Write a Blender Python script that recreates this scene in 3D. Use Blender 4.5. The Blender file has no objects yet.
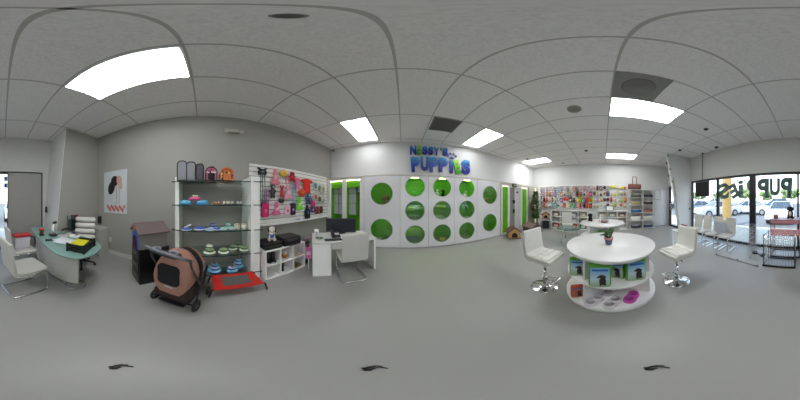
import bpy, bmesh, math, random
from math import sin, cos, pi, radians, atan2, sqrt, tan
from mathutils import Matrix, Vector
random.seed(7)
S = bpy.context.scene
COL = S.collection

# ---------------------------------------------------------------- materials
def lin(c):
    if isinstance(c, str):
        c = [int(c[i:i+2], 16) / 255 for i in (1, 3, 5)]
    return tuple(((v / 12.92) if v <= .04045 else ((v + .055) / 1.055) ** 2.4) for v in c) + (1,)
_M = {}
def mat(col, rough=.5, metal=0., bump=0., bscale=60., var=.06, vscale=6., coat=0., key=None):
    k = (str(col), rough, metal, bump, bscale, var, coat, vscale)
    if k in _M: return _M[k]
    m = bpy.data.materials.new('mat_%d' % len(_M)); m.use_nodes = True
    nt = m.node_tree; N = nt.nodes; L = nt.links
    b = N['Principled BSDF']
    b.inputs['Roughness'].default_value = rough
    b.inputs['Metallic'].default_value = metal
    b.inputs['Coat Weight'].default_value = coat
    tc = N.new('ShaderNodeTexCoord')
    no = N.new('ShaderNodeTexNoise'); no.inputs['Scale'].default_value = vscale; no.inputs['Detail'].default_value = 4
    L.new(tc.outputs['Object'], no.inputs['Vector'])
    mx = N.new('ShaderNodeMix'); mx.data_type = 'RGBA'
    c = lin(col); mx.inputs['A'].default_value = tuple(v * (1 - var) for v in c[:3]) + (1,)
    mx.inputs['B'].default_value = tuple(min(1, v * (1 + var)) for v in c[:3]) + (1,)
    L.new(no.outputs['Fac'], mx.inputs['Factor']); L.new(mx.outputs['Result'], b.inputs['Base Color'])
    if bump:
        n2 = N.new('ShaderNodeTexNoise'); n2.inputs['Scale'].default_value = bscale; n2.inputs['Detail'].default_value = 3
        L.new(tc.outputs['Object'], n2.inputs['Vector'])
        bp = N.new('ShaderNodeBump'); bp.inputs['Strength'].default_value = bump; bp.inputs['Distance'].default_value = .01
        L.new(n2.outputs['Fac'], bp.inputs['Height']); L.new(bp.outputs['Normal'], b.inputs['Normal'])
    _M[k] = m
    return m
def emit(col, strength):
    k = ('e', str(col), strength)
    if k in _M: return _M[k]
    m = bpy.data.materials.new('glow_%d' % len(_M)); m.use_nodes = True
    b = m.node_tree.nodes['Principled BSDF']
    b.inputs['Base Color'].default_value = lin(col)
    b.inputs['Emission Color'].default_value = lin(col); b.inputs['Emission Strength'].default_value = strength
    _M[k] = m
    return m
def glass(tint='#ffffff', refl=1.0):
    k = ('g', tint, refl)
    if k in _M: return _M[k]
    m = bpy.data.materials.new('glass_%d' % len(_M)); m.use_nodes = True
    nt = m.node_tree; N = nt.nodes; L = nt.links; N.clear()
    o = N.new('ShaderNodeOutputMaterial'); mi = N.new('ShaderNodeMixShader'); t = N.new('ShaderNodeBsdfTransparent')
    g = N.new('ShaderNodeBsdfGlossy'); g.inputs['Roughness'].default_value = .02
    fr = N.new('ShaderNodeFresnel'); ior = 1.35 + .15 * refl
    ge = N.new('ShaderNodeNewGeometry'); mp = N.new('ShaderNodeMapRange'); mp.inputs['To Min'].default_value = ior; mp.inputs['To Max'].default_value = 1 / ior
    L.new(ge.outputs['Backfacing'], mp.inputs['Value']); L.new(mp.outputs[0], fr.inputs['IOR'])
    t.inputs['Color'].default_value = lin(tint)
    L.new(fr.outputs['Fac'], mi.inputs['Fac']); L.new(t.outputs[0], mi.inputs[1]); L.new(g.outputs[0], mi.inputs[2]); L.new(mi.outputs[0], o.inputs[0])
    _M[k] = m
    return m
def pattern(kind, cols, scale, rough=.6, off=(0, 0, 0)):
    k = ('p', kind, str(cols), scale)
    if k in _M: return _M[k]
    m = bpy.data.materials.new('pattern_%d' % len(_M)); m.use_nodes = True
    nt = m.node_tree; N = nt.nodes; L = nt.links; b = N['Principled BSDF']; b.inputs['Roughness'].default_value = rough
    tc = N.new('ShaderNodeTexCoord')
    if kind == 'voronoi':
        t = N.new('ShaderNodeTexVoronoi'); t.inputs['Scale'].default_value = scale
        L.new(tc.outputs['Object'], t.inputs['Vector']); sep = N.new('ShaderNodeSeparateColor'); L.new(t.outputs['Color'], sep.inputs[0]); src = sep.outputs[0]
    elif kind == 'noise':
        t = N.new('ShaderNodeTexNoise'); t.inputs['Scale'].default_value = scale
        L.new(tc.outputs['Object'], t.inputs['Vector']); src = t.outputs['Fac']
    elif kind == 'z':
        sx = N.new('ShaderNodeSeparateXYZ'); L.new(tc.outputs['Object'], sx.inputs[0])
        mp = N.new('ShaderNodeMapRange'); mp.inputs['From Min'].default_value = off[0]; mp.inputs['From Max'].default_value = off[1]
        L.new(sx.outputs['Z'], mp.inputs['Value']); src = mp.outputs[0]
    cr = N.new('ShaderNodeValToRGB'); e = cr.color_ramp
    if kind != 'z': e.interpolation = 'CONSTANT'
    lo, hi = (.38, .62) if kind == 'noise' else (0, 1)
    while len(e.elements) < len(cols): e.elements.new(.5)
    for i, c in enumerate(cols):
        e.elements[i].position = lo + (hi - lo) * i / (len(cols) - (1 if kind == 'z' else 0)); e.elements[i].color = lin(c)
    L.new(src, cr.inputs[0]); L.new(cr.outputs[0], b.inputs['Base Color'])
    _M[k] = m
    return m

# ---------------------------------------------------------------- mesh building
class MB:
    def __init__(s): s.v = []; s.f = []; s.sm = []; s.mi = []; s.M = Matrix.Identity(4); s.k = 0
    def add(s, vs, fs, smooth=False):
        b = len(s.v); s.v += [s.M @ Vector(v) for v in vs]
        for f in fs: s.f.append([b + i for i in f]); s.sm.append(smooth); s.mi.append(s.k)
        return s
    def box(s, c, d, rz=0, rx=0, ry=0, top=1.0):
        R = Matrix.Rotation(rz, 3, 'Z') @ Matrix.Rotation(ry, 3, 'Y') @ Matrix.Rotation(rx, 3, 'X'); c = Vector(c)
        vs = []
        for z in (-.5, .5):
            t = top if z > 0 else 1
            for x, y in ((-.5, -.5), (.5, -.5), (.5, .5), (-.5, .5)): vs.append(c + R @ Vector((x * d[0] * t, y * d[1] * t, z * d[2])))
        return s.add(vs, [(3, 2, 1, 0), (4, 5, 6, 7), (0, 1, 5, 4), (1, 2, 6, 5), (2, 3, 7, 6), (3, 0, 4, 7)])
    def b2(s, a, b): return s.box([(p + q) / 2 for p, q in zip(a, b)], [abs(q - p) for p, q in zip(a, b)])
    def tube(s, pts, r, n=8, closed=False, cap=True):
        P = [Vector(p) for p in pts]; m = len(P); rs = r if isinstance(r, (list, tuple)) else [r] * m
        vs = []; up = Vector((0, 0, 1)); prev = None
        for i in range(m):
            if closed: t = P[(i + 1) % m] - P[i - 1]
            else: t = P[min(i + 1, m - 1)] - P[max(i - 1, 0)]
            t.normalize()
            if prev is None:
                a = up.cross(t)
                if a.length < .2: a = Vector((1, 0, 0)).cross(t)
            else:
                a = prev - t * prev.dot(t)
                if a.length < 1e-4: a = Vector((1, 0, 0)).cross(t)
            a.normalize(); prev = a; b = t.cross(a)
            for j in range(n):
                an = 2 * pi * j / n; vs.append(P[i] + (a * cos(an) + b * sin(an)) * rs[i])
        fs = []
        for i in range(m if closed else m - 1):
            q = (i + 1) % m
            for j in range(n): fs.append((i * n + j, i * n + (j + 1) % n, q * n + (j + 1) % n, q * n + j))
        s.add(vs, fs, True)
        if cap and not closed:
            b0 = len(s.v) - m * n
            s.f.append([b0 + j for j in range(n)][::-1]); s.f.append([b0 + (m - 1) * n + j for j in range(n)]); s.sm += [False] * 2; s.mi += [s.k] * 2
        return s
    def cyl(s, p0, p1, r, r2=None, n=20): return s.tube([p0, p1], [r, r if r2 is None else r2], n)
    def lathe(s, prof, c=(0, 0, 0), n=32, a0=0, a1=2 * pi, smooth=True):
        c = Vector(c); vs = []; full = abs(a1 - a0 - 2 * pi) < 1e-6; k = n if full else n + 1
        for r, z in prof:
            for j in range(k):
                a = a0 + (a1 - a0) * j / n; vs.append(c + Vector((r * cos(a), r * sin(a), z)))
        fs = []
        for i in range(len(prof) - 1):
            for j in range(n):
                q = (j + 1) % k; fs.append((i * k + j, i * k + q, (i + 1) * k + q, (i + 1) * k + j))
        return s.add(vs, fs, smooth)
    def ell(s, c, r, n=12, rz=0, rx=0):
        R = Matrix.Rotation(rz, 3, 'Z') @ Matrix.Rotation(rx, 3, 'X'); c = Vector(c)
        if not isinstance(r, (list, tuple)): r = (r, r, r)
        vs = []; h = n // 2 + 1; fs = []
        for i in range(h + 1):
            t = pi * i / h
            for j in range(n):
                a = 2 * pi * j / n; vs.append(c + R @ Vector((r[0] * sin(t) * cos(a), r[1] * sin(t) * sin(a), -r[2] * cos(t))))
        for i in range(h):
            for j in range(n): fs.append((i * n + j, i * n + (j + 1) % n, (i + 1) * n + (j + 1) % n, (i + 1) * n + j))
        return s.add(vs, fs, True)
    def prism(s, poly, a, b, plane='xy', sc=1.0, smooth=False):
        """poly extruded from a to b along the axis missing from plane; sc scales the b end about the centroid"""
        cx = sum(p[0] for p in poly) / len(poly); cy = sum(p[1] for p in poly) / len(poly)
        def m(p, h): return {'xy': (p[0], p[1], h), 'xz': (p[0], h, p[1]), 'yz': (h, p[0], p[1])}[plane]
        n = len(poly)
        vs = [m(p, a) for p in poly] + [m((cx + (p[0] - cx) * sc, cy + (p[1] - cy) * sc), b) for p in poly]
        s.add(vs, [tuple(range(n))[::-1], tuple(range(n, 2 * n))])
        s.add(vs, [(i, (i + 1) % n, n + (i + 1) % n, n + i) for i in range(n)], smooth)
        return s
    def loft(s, rings, smooth=True, cap=True):
        n = len(rings[0]); vs = [p for r in rings for p in r]; fs = []
        for i in range(len(rings) - 1):
            for j in range(n): fs.append((i * n + j, i * n + (j + 1) % n, (i + 1) * n + (j + 1) % n, (i + 1) * n + j))
        s.add(vs, fs, smooth)
        if cap: s.add(rings[0], [tuple(range(n))[::-1]]); s.add(rings[-1], [tuple(range(n))])
        return s

def link(name, me, m, parent=None, loc=None, rz=0):
    o = bpy.data.objects.new(name, me); COL.objects.link(o)
    for q in (m if isinstance(m, (list, tuple)) else [m]): me.materials.append(q)
    if parent is not None: o.parent = parent
    if loc: o.location = loc
    if rz: o.rotation_euler.z = rz
    return o
SPLIT = {'flower', 'corner_post', 'upright', 'headlight', 'taillight', 'roof_pillar', 'light_strip', 'white_panel', 'limbs', 'shelf', 'frame_tube', 'chair_rail', 'door_closer', 'post'}
def islands(mb):
    par = list(range(len(mb.v)))
    def fd(a):
        while par[a] != a: par[a] = par[par[a]]; a = par[a]
        return a
    seen = {}
    for i, v in enumerate(mb.v):
        k = (round(v[0], 5), round(v[1], 5), round(v[2], 5))
        if k in seen: par[fd(i)] = fd(seen[k])
        else: seen[k] = i
    for f in mb.f:
        for q in f[1:]: par[fd(q)] = fd(f[0])
    out = {}
    for i, f in enumerate(mb.f): out.setdefault(fd(f[0]), []).append(i)
    res = []
    for fi in out.values():
        n = MB(); mp = {}
        for i in fi:
            g_ = []
            for q in mb.f[i]:
                if q not in mp: mp[q] = len(n.v); n.v.append(mb.v[q])
                g_.append(mp[q])
            n.f.append(g_); n.sm.append(mb.sm[i]); n.mi.append(mb.mi[i])
        res.append(n)
    return res
def ob(name, mb, m, parent=None, bev=0, seg=2, loc=None, rz=0, sub=0):
    if name in SPLIT and parent is not None:
        isl_ = islands(mb)
        if 1 < len(isl_) < 60: return [ob_one(name, q, m, parent, bev, seg, loc, rz, sub) for q in isl_][0]
    return ob_one(name, mb, m, parent, bev, seg, loc, rz, sub)
def ob_one(name, mb, m, parent=None, bev=0, seg=2, loc=None, rz=0, sub=0):
    me = bpy.data.meshes.new(name); me.from_pydata([tuple(v) for v in mb.v], [], mb.f)
    me.polygons.foreach_set('use_smooth', mb.sm); me.polygons.foreach_set('material_index', mb.mi)
    bm = bmesh.new(); bm.from_mesh(me); bmesh.ops.remove_doubles(bm, verts=bm.verts, dist=1e-6)
    bmesh.ops.recalc_face_normals(bm, faces=bm.faces); bm.to_mesh(me); bm.free()
    o = link(name, me, m, parent, loc, rz)
    if bev:
        b = o.modifiers.new('b', 'BEVEL'); b.width = bev; b.segments = seg; b.limit_method = 'ANGLE'; b.angle_limit = radians(40)
    if sub:
        b = o.modifiers.new('s', 'SUBSURF'); b.levels = b.render_levels = sub
    return o
LABELS = {}
def tag(o, label, cat, group=None):
    o['label'] = label; o['category'] = cat
    if group: o['group'] = group
    LABELS.setdefault(label, []).append(o.name)
    n = len(label.split())
    if n < 4 or n > 16: print('LABELLEN', n, label)
    return o
def thing(name, label, cat, loc=(0, 0, 0), rz=0, group=None):
    o = bpy.data.objects.new(name, None); COL.objects.link(o); o.location = loc; o.rotation_euler.z = rz; o.empty_display_size = .1
    return tag(o, label, cat, group)
def struct(o): o['kind'] = 'structure'; return o
def sthing(name):
    o = bpy.data.objects.new(name, None); COL.objects.link(o); return struct(o)
def copy_tree(o, parent=None):
    c = o.copy(); COL.objects.link(c)
    if parent is not None: c.parent = parent
    for ch in list(o.children): copy_tree(ch, c)
    return c
def dup(o, loc, rz, label, group=None):
    c = copy_tree(o); c.location = loc; c.rotation_euler.z = rz
    tag(c, label, o['category'], group or o.get('group'))
    return c
def plate(outer, holes, y0, y1, name, m, parent=None):
    """plate in the XZ plane with round holes (cx, cz, r), from y0 to y1"""
    cu = bpy.data.curves.new('t', 'CURVE'); cu.dimensions = '2D'; cu.fill_mode = 'BOTH'; cu.extrude = abs(y1 - y0) / 2
    def sp(pts):
        q = cu.splines.new('POLY'); q.points.add(len(pts) - 1); q.use_cyclic_u = True
        for i, p in enumerate(pts): q.points[i].co = (p[0], p[1], 0, 1)
    sp(outer)
    for cx, cz, r in holes: sp([(cx + r * cos(2 * pi * i / 48), cz + r * sin(2 * pi * i / 48)) for i in range(48)])
    t = bpy.data.objects.new('t', cu); COL.objects.link(t)
    bpy.context.view_layer.update()
    me = bpy.data.meshes.new_from_object(t.evaluated_get(bpy.context.evaluated_depsgraph_get()))
    bpy.data.objects.remove(t)
    me.transform(Matrix.Translation((0, (y0 + y1) / 2, 0)) @ Matrix.Rotation(pi / 2, 4, 'X'))
    me.materials.clear()
    return link(name, me, m, parent)
def text_mesh(ch, size, ext, bold=.012):
    cu = bpy.data.curves.new('t', 'FONT'); cu.body = ch; cu.size = size; cu.extrude = ext; cu.offset = bold; cu.align_x = 'CENTER'
    t = bpy.data.objects.new('t', cu); COL.objects.link(t); bpy.context.view_layer.update()
    me = bpy.data.meshes.new_from_object(t.evaluated_get(bpy.context.evaluated_depsgraph_get()))
    bpy.data.objects.remove(t); me.materials.clear()
    me.transform(Matrix.Rotation(pi / 2, 4, 'X'))
    return me
def fillet(pts, r, n=5, closed=False):
    P = [Vector(p) for p in pts]; out = []; m = len(P)
    for i in range(m):
        if not closed and i in (0, m - 1): out.append(P[i]); continue
        a, b, c = P[i - 1], P[i], P[(i + 1) % m]
        d1 = (a - b); d2 = (c - b); k = min(r, d1.length * .49, d2.length * .49)
        p, q = b + d1.normalized() * k, b + d2.normalized() * k
        for j in range(n + 1):
            t = j / n; out.append(p * (1 - t) ** 2 + b * 2 * t * (1 - t) + q * t * t)
    return out
def rrect(w, h, r, n=5, cx=0, cy=0):
    out = []
    for (sx, sy, a) in ((1, 1, 0), (-1, 1, 90), (-1, -1, 180), (1, -1, 270)):
        for i in range(n + 1):
            t = radians(a + 90 * i / n); out.append((cx + sx * (w / 2 - r) + r * cos(t), cy + sy * (h / 2 - r) + r * sin(t)))
    return out

# ---------------------------------------------------------------- palette
WHITE = mat('#f4f3f1', .4); WHITEG = mat('#d8d8d6', .35, var=.02); OFF = mat('#cfcdc6', .5)
BLACK = mat('#0e0e11', .4); DARK = mat('#26262b', .5); CHROME = mat('#dcdcdc', .08, 1.0, var=.02)
GREEN = mat('#5fb000', .5, var=.12); GLASS = glass('#f4f8f7'); SHELFG = glass('#f0f8f5', 1.2); LEATH = mat('#d9d8d0', .42, bump=.15, bscale=120)
VINYL = mat('#cbc9c2', .45, bump=.1, bscale=120)
WALL_L = mat('#a09e97', .85, bump=.05, bscale=200, var=.02); WALL_W = mat('#d9d9d7', .8, var=.02); WALL_F = mat('#c6c6c2', .8, var=.02)
CEIL = None

HC = 3.28
XL, YB, YP, YF, XP, XR = -2.40, 3.785, 3.53, -3.48, 4.26, 6.30

# ---------------------------------------------------------------- setting
def floor_mat():
    m = bpy.data.materials.new('floor_paint'); m.use_nodes = True; nt = m.node_tree; N = nt.nodes; L = nt.links; b = N['Principled BSDF']
    tc = N.new('ShaderNodeTexCoord'); n1 = N.new('ShaderNodeTexNoise'); n1.inputs['Scale'].default_value = .7; n1.inputs['Detail'].default_value = 6
    L.new(tc.outputs['Object'], n1.inputs['Vector'])
    cr = N.new('ShaderNodeValToRGB'); cr.color_ramp.elements[0].color = lin('#9a9995'); cr.color_ramp.elements[1].color = lin('#9e9d9a')
    cr.color_ramp.elements[0].position = .3; cr.color_ramp.elements[1].position = .7
    L.new(n1.outputs['Fac'], cr.inputs[0]); L.new(cr.outputs[0], b.inputs['Base Color'])
    b.inputs['Specular IOR Level'].default_value = .25
    n2 = N.new('ShaderNodeTexNoise'); n2.inputs['Scale'].default_value = 3; L.new(tc.outputs['Object'], n2.inputs['Vector'])
    mp = N.new('ShaderNodeMapRange'); mp.inputs['To Min'].default_value = .36; mp.inputs['To Max'].default_value = .37
    L.new(n2.outputs['Fac'], mp.inputs['Value']); L.new(mp.outputs[0], b.inputs['Roughness'])
    return m
def ceil_mat():
    m = bpy.data.materials.new('ceiling_tile'); m.use_nodes = True; nt = m.node_tree; N = nt.nodes; L = nt.links; b = N['Principled BSDF']
    b.inputs['Roughness'].default_value = .9
    tc = N.new('ShaderNodeTexCoord'); n1 = N.new('ShaderNodeTexNoise'); n1.inputs['Scale'].default_value = 48; n1.inputs['Detail'].default_value = 5; n1.inputs['Roughness'].default_value = .7
    L.new(tc.outputs['Object'], n1.inputs['Vector'])
    cr = N.new('ShaderNodeValToRGB'); cr.color_ramp.elements[0].position = .36; cr.color_ramp.elements[0].color = lin('#e4e1e0')
    cr.color_ramp.elements[1].position = .56; cr.color_ramp.elements[1].color = lin('#f2efee')
    L.new(n1.outputs['Fac'], cr.inputs[0]); L.new(cr.outputs[0], b.inputs['Base Color'])
    bp = N.new('ShaderNodeBump'); bp.inputs['Strength'].default_value = .3; bp.inputs['Distance'].default_value = .01
    L.new(n1.outputs['Fac'], bp.inputs['Height']); L.new(bp.outputs[0], b.inputs['Normal'])
    return m
struct(ob('floor', MB().b2((-3, -3.62, -.1), (7, 5.2, 0)), floor_mat()))
struct(ob('ceiling', MB().b2((-3, -3.62, HC), (7, 5.2, HC + .15)), ceil_mat()))
# ceiling grid bars
g = MB()
x = -1.28 - .61 * 2
while x < 7:
    if x > XL: g.b2((x - .011, YF, HC - .003), (x + .011, YB, HC + .02))
    x += .61
y = -2.55
while y < YB:
    g.b2((XL, y - .011, HC - .003), (XR, y + .011, HC + .02)); y += 1.22
struct(ob('trim_1', g, mat('#bdb9b5', .6)))
struct(ob('wall_left', MB().b2((-2.6, -3.62, 0), (XL, 5.2, HC)), WALL_L))
struct(ob('wall_inner', MB().prism([(XL, 0), (-1.10, 0), (-1.41, HC), (XL, HC)], YF, -2.60, 'xz'), WALL_L))
struct(ob('wall_side', MB().prism([(-1.10, 0), (-1.09, 0), (-1.40, HC), (-1.41, HC)], YF, -2.595, 'xz'), WALL_W))
struct(ob('wall_back', MB().b2((-2.6, YB, 2.14), (7, YB + .12, HC)), WALL_W))
struct(ob('wall_rear', MB().b2((-2.6, 5.05, 0), (7, 5.2, HC)), WALL_W))
struct(ob('wall_right', MB().b2((XR, -3.62, 0), (XR + .2, 5.2, HC)), WALL_W))
# window wall: everything round the glazing
f = MB()
f.b2((-2.6, YF - .14, 2.215), (XR, YF, HC)); f.b2((-2.6, YF - .14, 0), (-1.10, YF, 2.215))
f.b2((4.27, YF - .14, 0), (5.20, YF, 2.215)); f.b2((6.14, YF - .14, 0), (XR, YF, 2.215)); 
struct(ob('wall_front', f, WALL_F))
# partition with the sloping free edge
p = MB().prism([(YF, 0), (-2.98, 0), (-2.34, HC), (YF, HC)], XP, XP + .12, 'yz')
struct(ob('wall_partition', p, WALL_W))
# soffit over kennels (closing the step between kennel fronts and header wall)
struct(ob('trim_2', MB().b2((XL, YP, 2.105), (XR, YB + .1, 2.14)), mat('#c8c2b8', .6)))
# walls behind the back-right doors
struct(ob('wall_back_right', MB().b2((5.24, YP, 0), (XR, YP + .1, 2.105)).b2((3.40, YP + .02, 2.0), (5.24, YP + .1, 2.105)), mat('#c6c1b2', .7)))
bb = mat('#c9c8c0', .5)
struct(ob('baseboard_left', MB().b2((XL, -2.60, 0), (XL + .015, YP, .10)), bb))
struct(ob('baseboard_inner', MB().b2((XL, -2.60, 0), (-1.1, -2.583, .10)), bb))
struct(ob('baseboard_right', MB().b2((XR - .015, YF, 0), (XR, YP, .10)), bb))
struct(ob('baseboard_partition', MB().b2((XP - .013, YF, 0), (XP, -2.99, .10)), bb))

# windows
FR = mat('#0b0b0e', .4)
cuts = [(4.27, 3.98, 2.79), (2.79, 2.79, 1.47), (1.47, 1.47, .137), (.137, .137, -.12)]
spans = [(2.79, 4.20), (1.475, 2.79), (.137, 1.475), (-.13, .137)]
for i, (a, b) in enumerate(spans):
    w = sthing('window_%d' % (i + 1))
    la = {0: .045, 1: .095, 2: .027, 3: .01}[i]; rb = {0: .06, 1: .045, 2: .095, 3: .027}[i]
    fm = MB(); y0, y1 = YF - .1, YF - .02
    fm.b2((a, y0, 0), (a + la, y1, 2.215)); fm.b2((b - rb, y0, 0), (b, y1, 2.215))
    fm.b2((a + la, y0, 0), (b - rb, y1, .07)); fm.b2((a + la, y0, 2.15), (b - rb, y1, 2.215))
    ob('window_frame', fm, FR, w)
    ob('pane', MB().b2((a + la, YF - .065, .07), (b - rb, YF - .059, 2.15)), GLASS, w)
ob('window_jamb', MB().b2((4.20, YF - .1, 0), (4.27, YF, 2.215)), mat('#d8d8d6', .5), bpy.data.objects['window_1'])
# grey flush door beside the glazing
d = sthing('door_1')
ob('door_panel', MB().b2((-1.09, YF - .07, .01), (-.14, YF - .03, 2.19)), mat('#a09f9a', .6), d)
ob('door_frame', MB().b2((-1.115, YF - .1, 0), (-1.09, YF + .004, 2.215)).b2((-1.09, YF - .1, 2.19), (-.13, YF + .004, 2.215)).b2((-.14, YF - .12, 0), (-.13, YF - .0, 2.19)), DARK, d)
# storefront door beyond partition
d = sthing('door_2')
fm = MB().b2((5.2, YF - .1, 0), (5.28, YF, 2.14)).b2((6.0, YF - .1, 0), (6.14, YF, 2.14)).b2((5.28, YF - .1, 2.06), (6.0, YF, 2.215)).b2((5.28, YF - .1, 0), (6.0, YF, .09))
ob('door_frame', fm, FR, d)
ob('pane', MB().b2((5.28, YF - .06, .09), (6.0, YF - .054, 2.06)), GLASS, d)
ob('handle', MB().tube([(5.9, YF + .0, .9), (5.9, YF + .05, .9), (5.9, YF + .05, 1.25), (5.9, YF, 1.25)], .012), CHROME, d)
# white door on far wall
d = sthing('door_3')
ob('door_panel', MB().b2((XR - .05, -3.42, .01), (XR - .01, -2.55, 1.99)), mat('#e6e6ea', .35), d, bev=.004)
ob('door_frame', MB().b2((XR - .03, -3.47, 0), (XR, -3.42, 2.03)).b2((XR - .03, -2.55, 0), (XR, -2.50, 2.03)).b2((XR - .03, -3.42, 1.99), (XR, -2.55, 2.03)), OFF, d)
ob('handle', MB().cyl((XR - .09, -3.34, .98), (XR - .05, -3.34, .98), .012).cyl((XR - .09, -3.34, .98), (XR - .09, -3.22, .98), .009), CHROME, d)
# grey door back right with narrow glazing
d = sthing('door_4')
ob('door_panel', MB().b2((3.93, YP + .04, .01), (4.30, YP + .08, 1.95)), mat('#8c8c88', .5), d)
ob('side_panel', MB().b2((4.30, YP + .03, .01), (4.60, YP + .08, 1.95)), mat('#c9cbc8', .3), d)
ob('door_frame', MB().b2((3.87, YP, 0), (3.93, YP + .1, 2.0)).b2((4.60, YP, 0), (4.66, YP + .1, 2.0)).b2((4.28, YP + .02, 0), (4.33, YP + .1, 1.95)).b2((3.93, YP, 1.95), (4.60, YP + .1, 2.0)), mat('#d8d8d2', .4), d)
ob('handle', MB().b2((4.17, YP + .0, .86), (4.26, YP + .04, 1.02)), BLACK, d)
ob('door_closer', MB().b2((4.16, YP + .0, 1.28), (4.27, YP + .04, 1.42)).b2((4.40, YP, 1.72), (4.48, YP + .04, 1.8)), BLACK, d)

# ---------------------------------------------------------------- ceiling fixtures
def troffer(x0, x1, y0, y1, label, power):
    t = thing('ceiling_light', label, 'ceiling light', ((x0 + x1) / 2, (y0 + y1) / 2, HC), 0, 'fluorescent ceiling lights')
    w, h = (x1 - x0) / 2, (y1 - y0) / 2
    fm = MB().b2((-w, -h, -.012), (-w + .02, h, 0)).b2((w - .02, -h, -.012), (w, h, 0)).b2((-w + .02, -h, -.012), (w - .02, -h + .02, 0)).b2((-w + .02, h - .02, -.012), (w - .02, h, 0))
    fm.b2((-.012, -h + .02, -.018), (.012, h - .02, -.002))
    ob('frame', fm, mat('#e4e6e4', .5), t)
    for s in (-1, 1):
        df = MB().b2((min(s * .012, s * (w - .02)), -h + .02, -.014), (max(s * .012, s * (w - .02)), h - .02, -.004))
        ob('diffuser', df, emit('#fafcff', power), t)
PW = 12.5
troffer(-1.28, -.69, -1.34, -.12, 'large ceiling light panel over the reception desk side, above the framed poster', PW)
troffer(-1.28, -.69, 2.33, 3.55, 'ceiling light panel above the computer desk, beside the corner camera', PW * .45)
troffer(1.77, 2.38, 2.33, 3.55, 'ceiling light panel just beyond the letter S end of the blue wall sign', PW * .45)
troffer(4.82, 5.43, 2.33, 3.55, 'small ceiling light panel above the doghouses and potted plant', PW)
troffer(4.82, 5.43, -1.34, -.12, 'small ceiling light panel in front of the far slatwall', PW)
troffer(1.77, 2.38, -1.33, -.11, 'large ceiling light panel beside the round air diffuser', PW)
t = thing('air_diffuser', 'grey square ceiling air diffuser with a round cone, touching a light panel', 'air vent', (1.49, -.11 + .31, HC))
t.location = (1.46, -.42, HC)
ob('plate', MB().b2((-.30, -.305, -.012), (.30, .305, 0)), mat('#8b8a87', .6), t)
ob('cone', MB().lathe([(.0, -.02), (.06, -.022), (.07, -.014), (.11, -.022), (.12, -.014), (.16, -.024), (.17, -.014), (.205, -.03), (.21, -.012)], n=40), mat('#7d7b78', .5), t)
t = thing('ceiling_vent', 'grey square louvred ceiling vent above the blue wall sign', 'air vent', (.89, 2.64, HC))
ob('frame', MB().b2((-.3, -.3, -.012), (.3, -.27, 0)).b2((-.3, .27, -.012), (.3, .3, 0)).b2((-.3, -.27, -.012), (-.27, .27, 0)).b2((.27, -.27, -.012), (.3, .27, 0)), mat('#8b8a87', .6), t)
lv = MB().b2((-.27, -.27, -.003), (.27, .27, 0))
for i in range(13): lv.box((0, -.25 + i * .0417, -.007), (.54, .022, .003), rx=.5)
ob('louvre', lv, mat('#777572', .6), t)
t = thing('smoke_detector', 'small grey detector on the ceiling almost directly overhead', 'smoke detector', (-.185, .147, HC))
ob('housing', MB().lathe([(0, -.02), (.02, -.02), (.026, -.008), (.03, 0)], n=24), mat('#5a5755', .5), t)
ob('rim', MB().lathe([(.03, -.006), (.037, -.006), (.039, 0)], n=24), mat('#8f8c8a', .5), t)
t = thing('ceiling_speaker', 'round beige ceiling speaker between the vents', 'speaker', (2.09, .48, HC))
ob('grille', MB().lathe([(0, -.018), (.08, -.018), (.105, -.012)], n=32), mat('#8f8d84', .7), t); ob('rim', MB().lathe([(.105, -.013), (.12, -.012), (.125, 0)], n=32), mat('#a09e96', .6), t)
def dot(name, label, cat, x, y, r, c, z=HC):
    t = thing(name, label, cat, (x, y, z))
    ob('housing', MB().lathe([(0, -r * .9), (r * .6, -r * .75), (r * .9, -r * .3), (r, 0)], n=16), c, t); ob('collar', MB().lathe([(r, -.006), (r * 1.3, -.006), (r * 1.35, 0)], n=16), mat('#9a9895', .6), t)
dot('sprinkler', 'grey sprinkler head on the ceiling over the wire playpen', 'sprinkler', 2.06, -2.16, .05, DARK)
dot('dome_camera', 'small black dome camera on the ceiling above the row of chairs', 'security camera', 2.65, -3.28, .06, BLACK)
dot('sprinkler', 'ceiling sprinkler near the far slatwall, beside the suitcase end', 'sprinkler', 4.5, .6, .05, DARK)
dot('smoke_detector', 'small ceiling detector in the corner above the potted tree', 'smoke detector', 5.9, 1.9, .05, DARK)
dot('sprinkler', 'ceiling sprinkler close to the small far light panel and back wall', 'sprinkler', 4.6, 3.1, .045, DARK)
dot('smoke_detector', 'ceiling detector near the top of the sloping partition', 'smoke detector', 3.7, -2.55, .055, DARK)
t = thing('corner_camera', 'tiny black camera in the ceiling corner above the computer desk', 'security camera', (-2.27, 3.72, 3.2))
ob('body', MB().ell((0, 0, 0), (.04, .04, .035), 12), BLACK, t); ob('bracket', MB().cyl((0, .02, 0), (0, .065, .03), .012), BLACK, t)
# emergency light on left wall
t = thing('emergency_light', 'white twin-head emergency light high on the grey wall', 'emergency light', (XL, .58, 2.88))
ob('housing', MB().box((.035, 0, 0), (.06, .2, .08)), mat('#b9b6ab', .5), t, bev=.01)
for s in (-1, 1): ob('lamp_head', MB().cyl((.03, s * .15, -.01), (.09, s * .15, -.03), .035, .045), mat('#b9b6ab', .4), t)
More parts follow.
